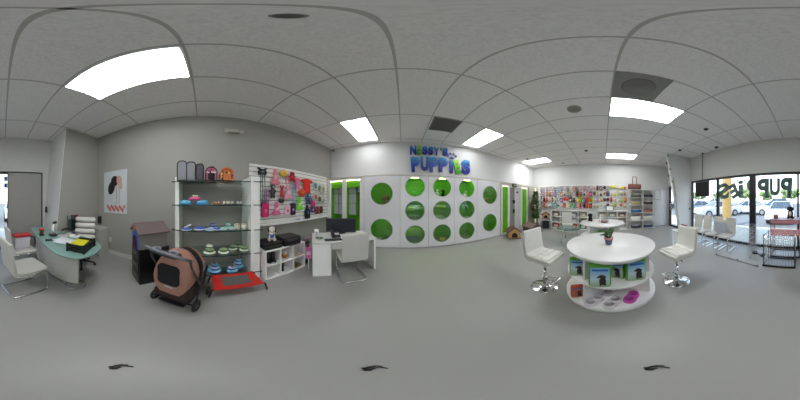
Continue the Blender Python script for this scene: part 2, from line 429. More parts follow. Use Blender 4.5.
# ---------------------------------------------------------------- kennel wall
PANEL = mat('#eeecef', .14, coat=.5, var=.015)
splits = [-1.12, -.08, .72, 1.51, 2.33, 3.38]
cols = [[(-.60, 1.60, .315), (-.60, .575, .315)],
        [(.335, 1.79, .275), (.335, 1.12, .275), (.335, .43, .275)],
        [(1.125, 1.79, .275), (1.125, 1.12, .275), (1.125, .43, .275)],
        [(1.94, 1.79, .28), (1.94, 1.12, .28), (1.94, .43, .28)],
        [(2.88, 1.60, .32), (2.88, .60, .32)]]
kl = ['white glossy kennel cabinet with two round windows, beside the computer desk',
      'kennel cabinet with three round windows under the word start of the sign',
      'middle kennel cabinet with three round windows under the sign centre',
      'kennel cabinet with three round windows under the sign end',
      'white kennel cabinet with two round windows beside the wooden doghouse']
for i in range(5):
    a, b = splits[i], splits[i + 1]
    t = thing('kennel_cabinet', kl[i], 'kennel', (0, 0, 0), 0, 'kennel cabinets along the back wall')
    ft = plate([(a + .004, .04), (b - .004, .04), (b - .004, 2.10), (a + .004, 2.10)], cols[i], YP, YP + .03, 'front_panel', PANEL, t)
    rows = sorted({c[1] for c in cols[i]}, reverse=True)
    edges = [2.10] + [(rows[k] + rows[k + 1]) / 2 for k in range(len(rows) - 1)] + [.08]
    lm = MB(); dY = YP + .75
    lm.b2((a + .01, dY, .04), (b - .01, dY + .02, 2.10)); lm.b2((a + .004, YP + .03, .04), (a + .014, dY, 2.10)); lm.b2((b - .014, YP + .03, .04), (b - .004, dY, 2.10))
    for e in edges: lm.b2((a + .014, YP + .031, e - .02), (b - .014, dY, e - .005))
    ob('liner', lm, GREEN, t)
    for k, (cx, cz, r) in enumerate(cols[i]):
        ob('window_pane', MB().cyl((cx, YP + .012, cz), (cx, YP + .018, cz), r + .0, n=48), glass('#f0f6f0', 1.6), t)
        ob('window_rim', MB().tube([(cx + (r - .004) * cos(2 * pi * j / 48), YP - .001, cz + (r - .004) * sin(2 * pi * j / 48)) for j in range(48)], .006, 6, closed=True), mat('#9aa79a', .3), t)
        zt = edges[k] - .02
        ob('light_strip', MB().b2((a + .15, YP + .12, zt - .02), (b - .15, YP + .15, zt - .001)), emit('#dcff70', 26 if k == 0 and len(rows) == 3 else 9), t)
        zb = edges[k + 1]
        ob('bedding', MB().box((cx + .02, YP + .42, zb + .035), (b - a - .2, .5, .06)), mat(['#b9a98a', '#c8c6c2', '#8e8d7a'][k], .9, bump=.3), t, bev=.02)
    ob('toe_kick', MB().b2((a, YP + .02, 0), (b, YP + .05, .04)), mat('#b3b0ac', .5), t)
# little things seen in kennels: bowls and crates
def bowl(x, y, z, r, c, label, group=None, rim=None, h=.06):
    t = thing('pet_bowl', label, 'bowl', (x, y, z), 0, group)
    ob('bowl_body', MB().lathe([(0, .004), (r * 1.05, 0), (r * 1.1, .004), (r, h), (r * .9, h), (r * .8, .012), (0, .012)], n=24), c, t)
    ob('bowl_rim', MB().tube([(r * .95 * cos(2 * pi * j / 24), r * .95 * sin(2 * pi * j / 24), h) for j in range(24)], r * .07, 6, closed=True), rim or c, t)
    return t
def puppy(x, y, z, s, c1, label, rz=0, name='toy_puppy', c2=None, cat='plush toy', group=None):
    t = thing(name, label, cat, (x, y, z), rz, group); c2 = c2 or c1
    b = MB(); b.ell((0, 0, .12 * s), (.07 * s, .09 * s, .11 * s), 14).ell((0, -.05 * s, .25 * s), (.065 * s, .065 * s, .06 * s), 14).ell((0, -.115 * s, .235 * s), (.03 * s, .04 * s, .025 * s), 10)
    for sx in (-1, 1): b.ell((sx * .045 * s, -.07 * s, .07 * s), (.022 * s, .025 * s, .075 * s), 8); b.ell((sx * .06 * s, .0, .03 * s), (.03 * s, .07 * s, .03 * s), 8)
    b.tube([(0, .08 * s, .06 * s), (.03 * s, .13 * s, .1 * s), (.02 * s, .14 * s, .16 * s)], [.015 * s, .012 * s, .008 * s], 6)
    ob('body', b, c1, t)
    for sx in (-1, 1): ob('ear', MB().ell((sx * .065 * s, -.04 * s, .24 * s), (.018 * s, .03 * s, .05 * s), 8), c2, t)
    return t
FUR_B = mat('#17120f', .9, bump=.4); FUR_W = mat('#d9d3c8', .9, bump=.4); FUR_T = mat('#a87f50', .9, bump=.4)
puppy(1.02, YP + .25, 1.522, .75, FUR_W, 'white and black plush dog behind upper middle round window', .3, c2=FUR_B)
puppy(1.24, YP + .28, 1.522, .75, FUR_B, 'black plush dog behind upper middle round window', -.4)
puppy(2.02, YP + .26, 1.522, .7, FUR_W, 'cream plush dog behind the upper round window under the sign end', .2)
puppy(2.86, YP + .26, 1.166, 1.1, FUR_T, 'tan plush dog in the upper window beside the doghouse end', .1, c2=FUR_W)
puppy(-.50, YP + .27, 1.166, 1.3, FUR_T, 'tan plush dog in the round window above the computer desk chair', -.3, c2=FUR_B)
for (x, z, c, l) in ((.30, .147, '#6d7f9a', 'blue-grey wire crate behind the lowest round window'), (.30, .843, '#8b918e', 'grey wire crate behind the middle round window'), (-.42, .147, '#5d6a58', 'grey-green wire crate behind the low round window beside the computer desk'), (1.10, .843, '#b7c5b0', 'pale wire crate behind the central round window')):
    t = thing('wire_crate', l, 'pet crate', (x, YP + .42, z), 0)
    w = MB()
    for s in range(9):
        w.cyl((-.22 + s * .055, -.2, 0), (-.22 + s * .055, -.2, .42), .003, n=6)
        w.cyl((-.22, -.2, .0 + s * .052), (.22, -.2, .0 + s * .052), .003, n=6)
        w.cyl((.22, -.2, .0 + s * .052), (.22, .2, .0 + s * .052), .003, n=6); w.cyl((-.22, -.2, .0 + s * .052), (-.22, .2, .0 + s * .052), .003, n=6)
    w.tube([(-.22, -.2, .42), (.22, -.2, .42), (.22, .2, .42), (-.22, .2, .42)], .006, 6, closed=True)
    ob('wire_body', w, CHROME, t); ob('tray', MB().box((0, 0, .01), (.46, .42, .02)), mat(c, .5), t)
    ob('pad', MB().box((0, 0, .05), (.4, .36, .06)), mat(c, .9), t, bev=.02)
bowl(1.20, YP + .25, .147, .08, mat('#c8b070', .4), 'small yellow bowl behind the lowest middle round window')
# display alcoves ---------------------------------------------------------
def alcove(x0, x1, z0, z1, label, shelves, zf=.05, dep=.3, pw=9):
    t = thing('display_alcove', label, 'display case', (0, 0, 0))
    w = .055; y0 = YP - .03; y1 = YP + dep
    fm = MB().b2((x0, y0, zf), (x0 + w, y1, z1)).b2((x1 - w, y0, zf), (x1, y1, z1)).b2((x0 + w, y0, z1 - w), (x1 - w, y1, z1)).b2((x0 + w, y0, zf), (x1 - w, y1, z0))
    ob('frame', fm, WHITE, t)
    ob('green_back', MB().b2((x0 + w, y1 - .02, z0), (x1 - w, y1, z1 - w)), GREEN, t)
    ob('light_strip', MB().b2((x0 + w, y0 + .02, z1 - w - .015), (x1 - w, y0 + .04, z1 - w - .001)), emit('#fff4c8', pw), t)
    if dep > .1: ob('green_side', MB().b2((x0 + w + .0005, y0 + .06, z0), (x0 + w + .006, y1 - .02, z1 - w - .02)), GREEN, t); ob('green_side', MB().b2((x1 - w - .006, y0 + .06, z0), (x1 - w - .0005, y1 - .02, z1 - w - .02)), GREEN, t); ob('green_header', MB().b2((x0 + w + .01, y0 + .08, z1 - .28), (x1 - w - .01, y0 + .1, z1 - w - .02)), GREEN, t)
    for z in shelves: ob('shelf', MB().b2((x0 + w, y0 + .06, z), (x1 - w, y1 - .02, z + .015)), SHELFG, t)
    return t
for j, (a, b) in enumerate(((-2.30, -1.76), (-1.74, -1.18))):
    t = alcove(a, b, .1, 2.08, ['lit white display alcove with green back, in the room corner', 'lit white display alcove with green back, beside the kennel wall'][j], (.95, 1.3, 1.62), .02, .3, 3.5)
    xs = (a + .055, (a + b) / 2 - .02 + .06 * j, b - .055)
    bx = MB()
    for k in range(2):
        for (z0, z1) in ((1.36, 1.58), (1.68, 1.82), (1.0, 1.26)):
            if j == 1 and k == 1: continue
            bx.b2((xs[k] + .01, YP + .18, z0 - .04), (xs[k + 1] - .02, YP + .27, z1 + .05))
    ob('white_panel', bx, mat('#c2c4c8', .5), t)
    if j == 1: ob('white_panel', MB().b2((xs[1] + .03, YP + .18, 1.67), (xs[2] - .01, YP + .27, 1.86)), mat('#cfccc9', .5), t)
alcove(3.42, 3.86, .1, 2.03, 'narrow lit alcove with green back, between kennel wall and grey door', (), .02, .03, 2)
alcove(4.70, 5.20, .1, 2.03, 'narrow lit alcove with green back, between grey door and potted tree', (), .02, .03, 2)
ob('side_trim', MB().b2((-2.38, YP - .02, 0), (-2.31, YP + .1, 2.1)).b2((-1.17, YP - .005, 0), (-1.13, YP + .1, 2.1)), WHITE)
o = bpy.data.objects['side_trim']; o.name = 'trim_3'; struct(o)
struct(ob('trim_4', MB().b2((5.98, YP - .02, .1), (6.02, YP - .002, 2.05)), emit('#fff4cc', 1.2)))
t = thing('exit_sign', 'small black exit sign on wall above the grey door', 'sign', (4.22, YP, 2.05))
ob('housing', MB().b2((-.12, -.04, -.075), (.12, .018, .075)), BLACK, t, bev=.004)
ob('lettering', text_mesh('EXIT', .1, .002, .002), mat('#cfd8c0', .5), t, loc=(0, -.044, -.035)) if False else link('lettering', text_mesh('EXIT', .1, .002, .002), mat('#cfd8c0', .5), t, (0, -.044, -.035))
t = thing('wall_picture', 'dark narrow wall frame between the second green alcove and potted tree', 'picture', (5.33, YP, 1.75))
ob('frame', MB().b2((-.06, -.02, -.3), (.06, 0, .3)), mat('#7f7c77', .5), t); ob('picture', MB().b2((-.05, -.024, -.27), (.05, -.02, .27)), mat('#a19c98', .5, var=.4), t)

# ---------------------------------------------------------------- the wall sign
sg = thing('wall_sign', "blue and green dimensional sign reading NESSY'S PUPPIES above the kennels", 'sign', (0, YB, 0))
def grad(z0, z1, cols): return pattern('z', cols, (z0, z1), .3, (z0, z1))
BL1 = ['#28207c', '#2c4fae', '#4f9fd0']; GR1 = ['#2f8f2c', '#6fc030', '#b4e04a']
def letter(ch, x0, x1, z0, z1, cols, tilt=0, par=None, y=-.03, thick=.02):
    me = text_mesh(ch, 1, 1, .05)
    xs = [v.co.x for v in me.vertices]; zs = [v.co.z for v in me.vertices]
    a, b, c, d_ = min(xs), max(xs), min(zs), max(zs)
    for v in me.vertices:
        u = (v.co.x - (a + b) / 2) / (b - a) * (x1 - x0); w = (v.co.z - (c + d_) / 2) / (d_ - c) * (z1 - z0)
        v.co = ((x0 + x1) / 2 + u * cos(tilt) + w * sin(tilt), v.co.y * thick, (z0 + z1) / 2 - u * sin(tilt) + w * cos(tilt))
    return link('letter', me, grad(z0, z1, cols) if isinstance(cols, list) else cols, par, (0, y, 0))
def wx(px): return YB * tan(radians((px - 403) * .45))
def wz(px, py): return 1.42 + YB / cos(radians((px - 403) * .45)) * tan(radians((200 - py) * .45))
for ch, a, b, t0, t1, c, ti in (('N', 410, 416.3, 146, 155, BL1, 0), ('E', 417, 421.2, 146, 155, GR1, .1), ('S', 422, 427.3, 146.6, 155, BL1, 0), ('S', 428, 433, 147, 155.3, BL1, 0),
        ('Y', 433.5, 439, 147.6, 155.6, BL1, 0), ("'", 440, 441.6, 148, 150.5, GR1, 0), ('S', 442.5, 447.3, 148.2, 156, BL1, 0),
        ('P', 411, 419.6, 157.2, 172.3, BL1, -.08), ('U', 420.6, 428.4, 157, 171, BL1, 0), ('P', 429.4, 438, 157.5, 172.6, BL1, 0), ('P', 439, 447.4, 158, 172.4, BL1, .03), ('I', 449.4, 452.4, 160.5, 173.4, BL1, 0),
        ('E', 453.8, 459.6, 160.5, 174.2, GR1, -.25), ('S', 461.2, 469.4, 160.3, 174.6, BL1, 0)):
    m_ = (a + b) / 2
    letter(ch, wx(a), wx(b), wz(m_, t1), wz(m_, t0), c, ti, sg)
pw = MB()
cx, cz = wx(451.5), wz(451.5, 158.2)
pw.ell((cx, -.03, cz), (.085, .015, .05), 14)
for k, (dx, dz) in enumerate(((-.13, .07), (-.05, .14), (.06, .15), (.14, .08))): pw.ell((cx + dx, -.03, cz + dz), (.035, .015, .045), 10)
ob('paw_print', pw, mat('#5a62a8', .4), sg)

# ---------------------------------------------------------------- window lettering, decals, tv
t = thing('window_lettering', 'dark green PUPPIES lettering on the glass, seen reversed from inside', 'sign', (0, YF - .067, 0))
GL = mat('#5a736c', .7)
for ch, xa, xb, z0, z1, ti in (('P', .307, .64, 1.47, 2.06, -.07), ('U', .646, .95, 1.54, 2.05, 0), ('P', .97, 1.33, 1.48, 2.05, 0), ('P', 1.37, 1.68, 1.48, 2.05, 0), ('I', 1.80, 1.97, 1.48, 1.90, 0), ('E', 2.0, 2.30, 1.48, 1.95, .45), ('S', 2.33, 2.75, 1.46, 2.0, 0)):
    letter(ch, xa, xb, z0, z1, GL, ti, t, y=0, thick=.003)
x = 3.54 * tan(radians((803 - 740.5) * .45)); pw = MB().ell((x, 0, 1.98), (.09, .004, .06), 14)
for dx, dz in ((-.12, .05), (-.05, .11), (.05, .11), (.12, .05)): pw.ell((x + dx, 0, 1.98 + dz), (.035, .004, .04), 8)
ob('paw_print', pw, GL, t)
for z, l in ((2.02, 'upper'), (1.83, 'lower')):
    tag(ob('window_decal', MB().b2((-.115, YF - .056, z - .07), (-.03, YF - .053, z + .06)), mat('#1d2a78', .4)), l + ' dark blue square decal on the glass beside the grey door', 'sticker')
t = thing('television', 'black flat television hanging in front of the end window', 'television', (3.43, YF + .125, 1.83))
ob('screen', MB().b2((-.335, -.002, -.255), (.335, .012, .255)), mat('#050507', .6), t)
ob('casing', MB().b2((-.36, -.04, -.28), (.36, 0, .28)), BLACK, t, bev=.006)
ob('bracket', MB().cyl((0, -.03, .2), (0, -.06, 1.45), .015).box((0, -.06, 1.445), (.1, .1, .01)), BLACK, t)
tag(ob('switch_plate', MB().b2((XP - .008, -3.47, 1.0), (XP, -3.41, 1.09)), BLACK), 'small black switch plate on partition beside the end window', 'switch')
tag(ob('keypad', MB().b2((-1.165, -3.30, 1.08), (-1.13, -3.22, 1.24)), BLACK), 'small black keypad on the white sloping side wall beside grey door', 'keypad')
# ---------------------------------------------------------------- chairs
def guest_chair(loc, ang, label, group, backh=.9, w=.42):
    """faces local +y; ang = world heading of +y"""
    t = thing('cantilever_chair', label, 'chair', loc, ang - pi / 2, group)
    h = w / 2
    ob('seat', MB().prism([(-h, -.2), (h, -.2), (h, .2), (h - .03, .24), (-h + .03, .24), (-h, .2)], .40, .455), VINYL, t, bev=.018, seg=3)
    pr = [(-.2, .40), (-.245, .42), (-.31, .93 * backh / .9 + .0), (-.30, .945 * backh / .9), (-.275, .94 * backh / .9), (-.205, .46)]
    ob('backrest', MB().prism(pr, -h, h, 'yz'), VINYL, t, bev=.012, seg=3)
    path = []
    for s in (-1, 1):
        side = [(s * (h - .02), -.2, .385), (s * (h - .02), .22, .385), (s * (h - .02), .245, .015), (s * (h - .02), -.27, .015)]
        path += side if s < 0 else side[::-1]
    ob('sled_frame', MB().tube(fillet(path, .05), .014, 8), CHROME, t)
    return t
g1 = guest_chair((-.30, -1.70, 0), radians(198), 'first white cantilever chair with chrome sled base, facing the reception desk', 'white cantilever chairs at the reception desk', .86, .42)
def gdup(loc, ang, label, group): return dup(g1, loc, ang - pi / 2, label, group)
gdup((-.36, -2.42, 0), radians(190), 'second white cantilever chair behind, holding a bag against the reception desk', 'white cantilever chairs at the reception desk')
gdup((-.86, 1.97, 0), radians(131), 'white cantilever chair pushed up to the white computer desk', 'chair at the computer desk')
g2 = None
for k, x in enumerate((3.28, 2.86, 2.42, 1.98)):
    lb = ['grey chair by the window next to the partition, first of the waiting row', 'second waiting chair from the partition, below the television', 'third waiting chair from the partition, beside the pale folded board', 'waiting chair beside wire playpen, with pale board leaning on it'][k]
    if g2 is None: g2 = guest_chair((x, -2.84, 0), radians(97), lb, 'waiting chairs along the window', .86, .33)
    else: dup(g2, (x, -2.84 - .015 * k, 0), radians(97) - pi / 2, lb)
t = thing('display_board', 'pale blue-grey board leaning on the last waiting chairs', 'board', (2.20, -2.90, .46))
ob('panel', MB().box((0, 0, .17), (.40, .02, .32), rx=-.12), mat('#a9afba', .5), t, bev=.004)
ob('edge_strip', MB().box((0, .0, .005), (.40, .03, .012)), OFF, t)

# bar stools
def bar_stool(loc, ang, label, group):
    t = thing('bar_stool', label, 'bar stool', loc, ang - pi / 2, group)
    ob('base', MB().lathe([(0, 0), (.20, 0), (.205, .008), (.19, .018), (.10, .034), (.05, .05), (.035, .08), (0, .08)], n=40), CHROME, t)
    ob('post', MB().cyl((0, 0, .05), (0, 0, .34), .028).cyl((0, 0, .34), (0, 0, .55), .019), CHROME, t)
    fr = fillet([(-.026, .03, .20), (-.11, .20, .20), (.11, .20, .20), (.026, .03, .20)], .05)
    ob('footrest', MB().tube(fr, .011, 8).cyl((0, 0, .19), (0, 0, .215), .034), CHROME, t)
    ob('lever', MB().tube([(0, 0, .53), (-.10, .02, .52), (-.15, .03, .47)], .006, 6), DARK, t)
    # L shaped padded shell: section in yz, lofted across x with rounded ends
    sec = [(.20, .575), (.17, .55), (-.16, .55), (-.21, .60), (-.245, .80), (-.25, .965), (-.235, .985), (-.21, .975), (-.19, .80), (-.165, .655), (-.13, .625), (.15, .625), (.195, .61)]
    ob('seat_shell', MB().prism(sec, -.205, .205, 'yz'), LEATH, t, bev=.02, seg=4)
    tf = MB()
    for i in range(3):
        for j in range(3): tf.box((-.128 + i * .128, -.09 + j * .105, .628), (.12, .098, .016))
        for j in range(3): tf.box((-.128 + i * .128, -.192 - j * .012, .71 + j * .1), (.12, .016, .092), rx=.1)
    ob('tufting', tf, LEATH, t, bev=.007)
    ob('seat_plate', MB().box((0, 0, .542), (.2, .2, .014)), DARK, t)
    return t
st = bar_stool((1.59, .78, 0), radians(262), 'cream tufted bar stool in front of the round display, doghouse side', 'cream bar stools')
dup(st, (1.605, -1.05, 0), radians(98) - pi / 2, 'cream tufted bar stool between the round display and window chairs', 'cream bar stools')
gdup((4.95, 1.42, 0), radians(200), 'white cantilever chair behind the low glass table', 'chair at the low glass table')
t = thing('glass_table', 'low round glass table in front of the cubby shelves', 'table', (4.12, 1.15, 0))
ob('glass_top', MB().lathe([(0, .44), (.40, .44), (.405, .446), (.40, .452), (0, .452)], n=40), glass('#cfe6e2', 2), t)
ob('rim', MB().tube([(.405 * cos(2 * pi * k / 40), .405 * sin(2 * pi * k / 40), .446) for k in range(40)], .008, 6, closed=True), mat('#9fb8b4', .2), t)
for k in range(3): a = 2 * pi * k / 3 + .6; ob('leg', MB().tube([(.28 * cos(a), .28 * sin(a), .439), (.33 * cos(a), .33 * sin(a), .01)], .016, 8), mat('#b4aa98', .4), t)

# ---------------------------------------------------------------- round display islands
def island(loc, rz, label, R=.6):
    t = thing('round_display', label, 'display table', loc, rz, 'round three-tier display tables')
    def disc(z0, z1, r): return MB().lathe([(0, z0), (r - .006, z0), (r, z0 + .006), (r, z1 - .006), (r - .006, z1), (0, z1)], n=64)
    ob('table_top', disc(.77, .81, R), WHITEG, t); ob('middle_shelf', disc(.415, .45, R - .015), WHITE, t); ob('base_disc', disc(0, .07, R), WHITE, t)
    for k in range(2):
        for (z0, z1) in ((.07, .415), (.45, .77)):
            m = MB(); m.M = Matrix.Rotation(radians(145 + 90 * k), 4, 'Z')
            m.b2((-.54, -.012, z0), (.54, .012, z1)) if k == 0 else m.b2((-.54, -.012, z0), (-.0125, .012, z1)).b2((.0125, -.012, z0), (.54, .012, z1))
            ob('divider', m, WHITE, t)
    return t
ISL = (1.755, -.11, 0)
isl = island(ISL, 0, 'white round three-tier display with dog food bags, between the two bar stools')
dup(isl, (3.50, .02, 0), 0, 'white round three-tier display behind, with a green package on its shelf')
SKY = pattern('z', ['#8fb070', '#c4dce4', '#7fb4e0'], (0, .2), .35, (.0, .24))
def food_bag(loc, rz, label, s=1.0, hexg='#57a82c'):
    t = thing('dog_food_bag', label, 'dog food bag', loc, rz, 'green dog food bags')
    w, h, d = .17 * s, .24 * s, .08 * s
    rings = []
    for z, dd, ww in ((0, .75, .96), (.02, 1, 1), (.12, 1.1, 1.0), (.2, .9, 1), (.23, .35, 1), (.24, .12, 1)):
        rings.append([(p[0] * ww, p[1] * dd, z * s) for p in rrect(w, d, d * .3, 4)])
    ob('bag_body', MB().loft(rings), mat(hexg, .35, var=.1), t)
    ob('label_panel', MB().box((.0, -d * .54, .11 * s), (w * .84, .004, .205 * s)), SKY, t)
    dg = MB(); y = -d * .54 - .004
    dg.ell((.02 * s, y, .075 * s), (.026 * s, .003, .038 * s), 12).ell((.012 * s, y, .125 * s), (.022 * s, .003, .02 * s), 12).ell((-.012 * s, y, .12 * s), (.012 * s, .003, .009 * s), 8)
    dg.ell((.035 * s, y, .118 * s), (.009 * s, .003, .018 * s), 8).ell((.004 * s, y, .045 * s), (.008 * s, .003, .028 * s), 8).ell((.03 * s, y, .04 * s), (.02 * s, .003, .014 * s), 8)
    ob('dog_picture', dg, mat('#2c211d', .5), t)
    ob('title_band', MB().box((0, y, .19 * s), (w * .7, .003, .018 * s)), mat('#2a6fb8', .4), t)
    return t
bg = food_bag((1.235, .03, .451), radians(-88), 'green dog food bag at the display rim facing out squarely', 1.27)
def aim(x, y, dx=0): return atan2(y, x) - pi / 2 + dx
bg.rotation_euler.z = aim(1.235, .03)
bl = food_bag((1.45, .295, .451), aim(1.45, .295, .0), 'green dog food bag on the stool side of the display divider', 1.08)
dup(bl, (1.41, -.155, .451), aim(1.41, -.155, -.3), 'green dog food bag half hidden between two others')
dup(bg, (1.33, -.345, .451), aim(1.33, -.345, .25), 'green dog food bag at the window side of the round display')
rb = food_bag((1.42, .29, .07), aim(1.42, .29, .2), 'orange-red dog food bag on the bottom tier', .9, '#c8502c')
for c in list(rb.children):
    if c.name.startswith('label_panel'): c.data.materials[0] = mat('#b7654a', .5, var=.4, vscale=30)
rb['group'] = 'orange bag'
b2 = thing('green_package', 'bright green package lying on the far round display shelf', 'package', (3.10, -.05, .45), radians(-90))
ob('pack_body', MB().box((0, 0, .10), (.36, .2, .2)), mat('#62b81e', .5), b2, bev=.03, seg=3)
ob('front_label', MB().box((0, -.102, .1), (.2, .004, .12)), mat('#3f9a12', .5, var=.3), b2)
def double_bowl(x, y, z, rz, c, cin, label, r=.065):
    t = thing('double_bowl', label, 'pet bowl', (x, y, z), rz, 'double pet bowls on the bottom tier')
    body = MB().prism(rrect(r * 4.3, r * 2.3, r * 1.1, 8), 0, .022, sc=.97)
    ob('tray', body, c, t, bev=.004)
    for s in (-1, 1):
        ob('bowl_cup', MB().lathe([(0, .024), (r * .6, .024), (r * .85, .05), (r * .98, .05), (r, .04), (r * 1.02, .02)], (s * r * 1.05, 0, 0), 24), c, t)
        ob('bowl_lining', MB().lathe([(0, .027), (r * .58, .027), (r * .8, .047)], (s * r * 1.05, 0, 0), 24), cin, t)
    return t
BW = mat('#e6e2e6', .25); STL = mat('#b9b2b6', .3, .6); PK = mat('#d04fb4', .3)
double_bowl(1.32, .09, .071, radians(-35), BW, STL, 'white double pet bowl next to the divider on the bottom tier', .06)
double_bowl(1.54, -.09, .071, radians(-35), BW, STL, 'white double pet bowl behind, under the middle of the shelf', .06)
double_bowl(1.275, -.095, .071, radians(-35), BW, STL, 'white double pet bowl beside the pink one on the bottom tier', .06)
double_bowl(1.36, -.31, .071, radians(-35), PK, mat('#a23c90', .4), 'pink double pet bowl on the bottom tier', .06)
# potted cactus on the island
def cactus(loc, label, s=1.0):
    t = thing('potted_cactus', label, 'plant', loc, 0)
    ob('pot', MB().lathe([(0, 0), (.04 * s, 0), (.055 * s, .075 * s), (.049 * s, .075 * s), (.046 * s, .06 * s), (0, .06 * s)], n=24), mat('#4a5a78', .5), t)
    ob('pot_band', MB().lathe([(.0545 * s, .07 * s), (.06 * s, .072 * s), (.062 * s, .105 * s), (.055 * s, .105 * s), (.052 * s, .085 * s), (0, .085 * s)], n=24), mat('#c08a80', .6), t)
    pl = MB()
    for k in range(7):
        a = k * 2.4; r = .012 + .004 * k
        tip = (r * 3.4 * cos(a) * s, r * 3.4 * sin(a) * s, (.235 - .016 * k) * s)
        pl.tube([(r * .5 * cos(a) * s, r * .5 * sin(a) * s, .085 * s), (r * 1.6 * cos(a) * s, r * 1.6 * sin(a) * s, .15 * s), tip], [.013 * s, .019 * s, .005 * s], 8)
    ob('succulent', pl, mat('#43663f', .6, var=.3), t)
    ob('flower', MB().ell((.045 * s, -.03 * s, .145 * s), (.014, .014, .01), 8).ell((-.05 * s, .0, .14 * s), (.012, .012, .009), 8).ell((.008, .01, .232 * s), .012, 8), mat('#d8c8b0', .6), t)
    return t
cactus((1.69, -.075, .81), 'small cactus in a blue-grey and pink pot on the near round display')
# far island objects
t = thing('serving_bowl', 'shallow brown bowl on the far round display top', 'bowl', (3.45, -.02, .81)); ob('bowl_body', MB().lathe([(0, 0), (.08, 0), (.14, .045), (.135, .05), (.08, .012), (0, .01)], n=28), mat('#7a5a50', .5), t)
ob('content', MB().lathe([(0, .036), (.115, .034)], n=24), mat('#9b857c', .8), t)
puppy(3.62, .36, .81, .75, FUR_B, 'black plush dog sitting on far round display top', radians(-90))
t = thing('sign_holder', 'thin white upright post holder on the far round display top', 'sign holder', (3.35, .07, .81)); ob('post', MB().b2((-.01, -.015, .008), (.01, .015, .24)), WHITE, t); ob('foot', MB().b2((-.05, -.05, 0), (.05, .05, .008)), WHITE, t)
# ---------------------------------------------------------------- left wall shelving (glass shelves)
gs = thing('glass_shelf_unit', 'white shelving unit with five glass shelves on the grey wall', 'shelving unit', (0, 0, 0))
ob('upright', MB().b2((XL + .02, -.45, 0), (-2.02, -.385, 1.80)), mat('#eeeee6', .5), gs)
up = MB().b2((XL + .02, .74, 0), (-1.86, .89, 1.80))
ob('upright', up, mat('#f2f2ee', .5), gs)
sl = MB()
for k in range(30): sl.b2((XL + .03, .733, .15 + k * .055), (XL + .06, .7395, .175 + k * .055))
ob('slot_strip', sl, mat('#8d8c86', .5), gs)
SH = [1.72, 1.345, .94, .525, .14]
for z in SH:
    pts = [(XL + .03, -.5), (-2.0, -.5), (-1.93, -.3), (-1.895, .1), (-1.885, .4), (-1.88, .7), (-1.84, .93), (XL + .03, .93)]
    s_ = ob('shelf', MB().prism(pts, z - .012, z), SHELFG, gs)
    eg = MB().tube([(-2.0, -.5, z - .006), (-1.93, -.3, z - .006), (-1.895, .1, z - .006), (-1.885, .4, z - .006), (-1.88, .7, z - .006), (-1.84, .93, z - .006)], .0075, 6)
    ob('shelf_edge', eg, mat('#1f3a33', .2), s_)
def sp(px, d=1.96):  # a spot on a shelf: across from pixel column, at depth |x| = d
    return (-d, d * tan(radians((px - 203) * .45)))
GREYF = mat('#8c8d92', .85, bump=.3, bscale=150)
def carrier(px, z, w, h, d, c, label, dark=BLACK, top=True, name='pet_carrier', rz=0):
    x, y = sp(px, 2.08); t = thing(name, label, 'pet carrier', (x, y, z), rz, 'soft bags on the top shelf')
    body = [(p[0], p[1]) for p in rrect(w, h * 1.25, w * .42, 8, 0, h * .5 - h * .125)]
    body = [(a, max(0, b)) for a, b in body]
    ob('body', MB().prism(body, -d / 2, d / 2, 'yz') if False else MB().prism([(a, b) for a, b in body], -d / 2, d / 2, 'yz'), c, t, bev=.012)
    pip = fillet([(a, b) for a, b in body][:1], 0) if False else None
    for s in (-1, 1):
        ob('piping', MB().tube([(s * d / 2, a, b) for a, b in body], .008, 6, closed=True), dark, t)
    ob('handle', MB().tube(fillet([(-.03, -.05, h - .01), (-.03, -.04, h + .035), (.03, .04, h + .035), (.03, .05, h - .01)], .03), .007, 6), dark, t)
    ob('front_pocket', MB().prism(rrect(w * .6, h * .5, .02, 4, 0, h * .32), d / 2, d / 2 + .012, 'yz'), c if name == 'pet_carrier' else dark, t, bev=.004)
    return t
carrier(183.4, 1.722, .145, .32, .30, GREYF, 'grey rounded soft carrier at the end of the top glass shelf')
carrier(191.8, 1.722, .14, .30, .28, GREYF, 'grey soft carrier standing second on top glass shelf')
carrier(199.8, 1.722, .125, .27, .24, mat('#55555c', .85, bump=.3), 'dark grey soft carrier beside the pink backpack')
carrier(211, 1.72, .17, .22, .2, mat('#b8607c', .8, bump=.2), 'pink pet backpack with black top on the top shelf', mat('#1c1418', .7), name='pet_backpack')
x, y = sp(211, 1.97)
bk = [o for o in COL.objects if o.name.startswith('pet_backpack')][0]
ob('top_flap', MB().ell((.0, 0, .185), (.105, .088, .05), 14), mat('#1c1418', .7), bk)
ob('strap', MB().tube([(.112, -.03, .17), (.125, .0, .1), (.115, .04, .01)], .012, 6), mat('#1c1418', .7), bk)
ob('stripe', MB().box((.104, 0, .14), (.012, .15, .02)), mat('#e3c9d2', .7), bk)
carrier(226, 1.72, .21, .215, .2, pattern('voronoi', ['#2c2110', '#c86a28', '#3e5a2a', '#e6c98e', '#1d150c', '#b8452a'], 26), 'multicoloured patterned pet bag with orange straps', mat('#d07a45', .7), name='patterned_bag')
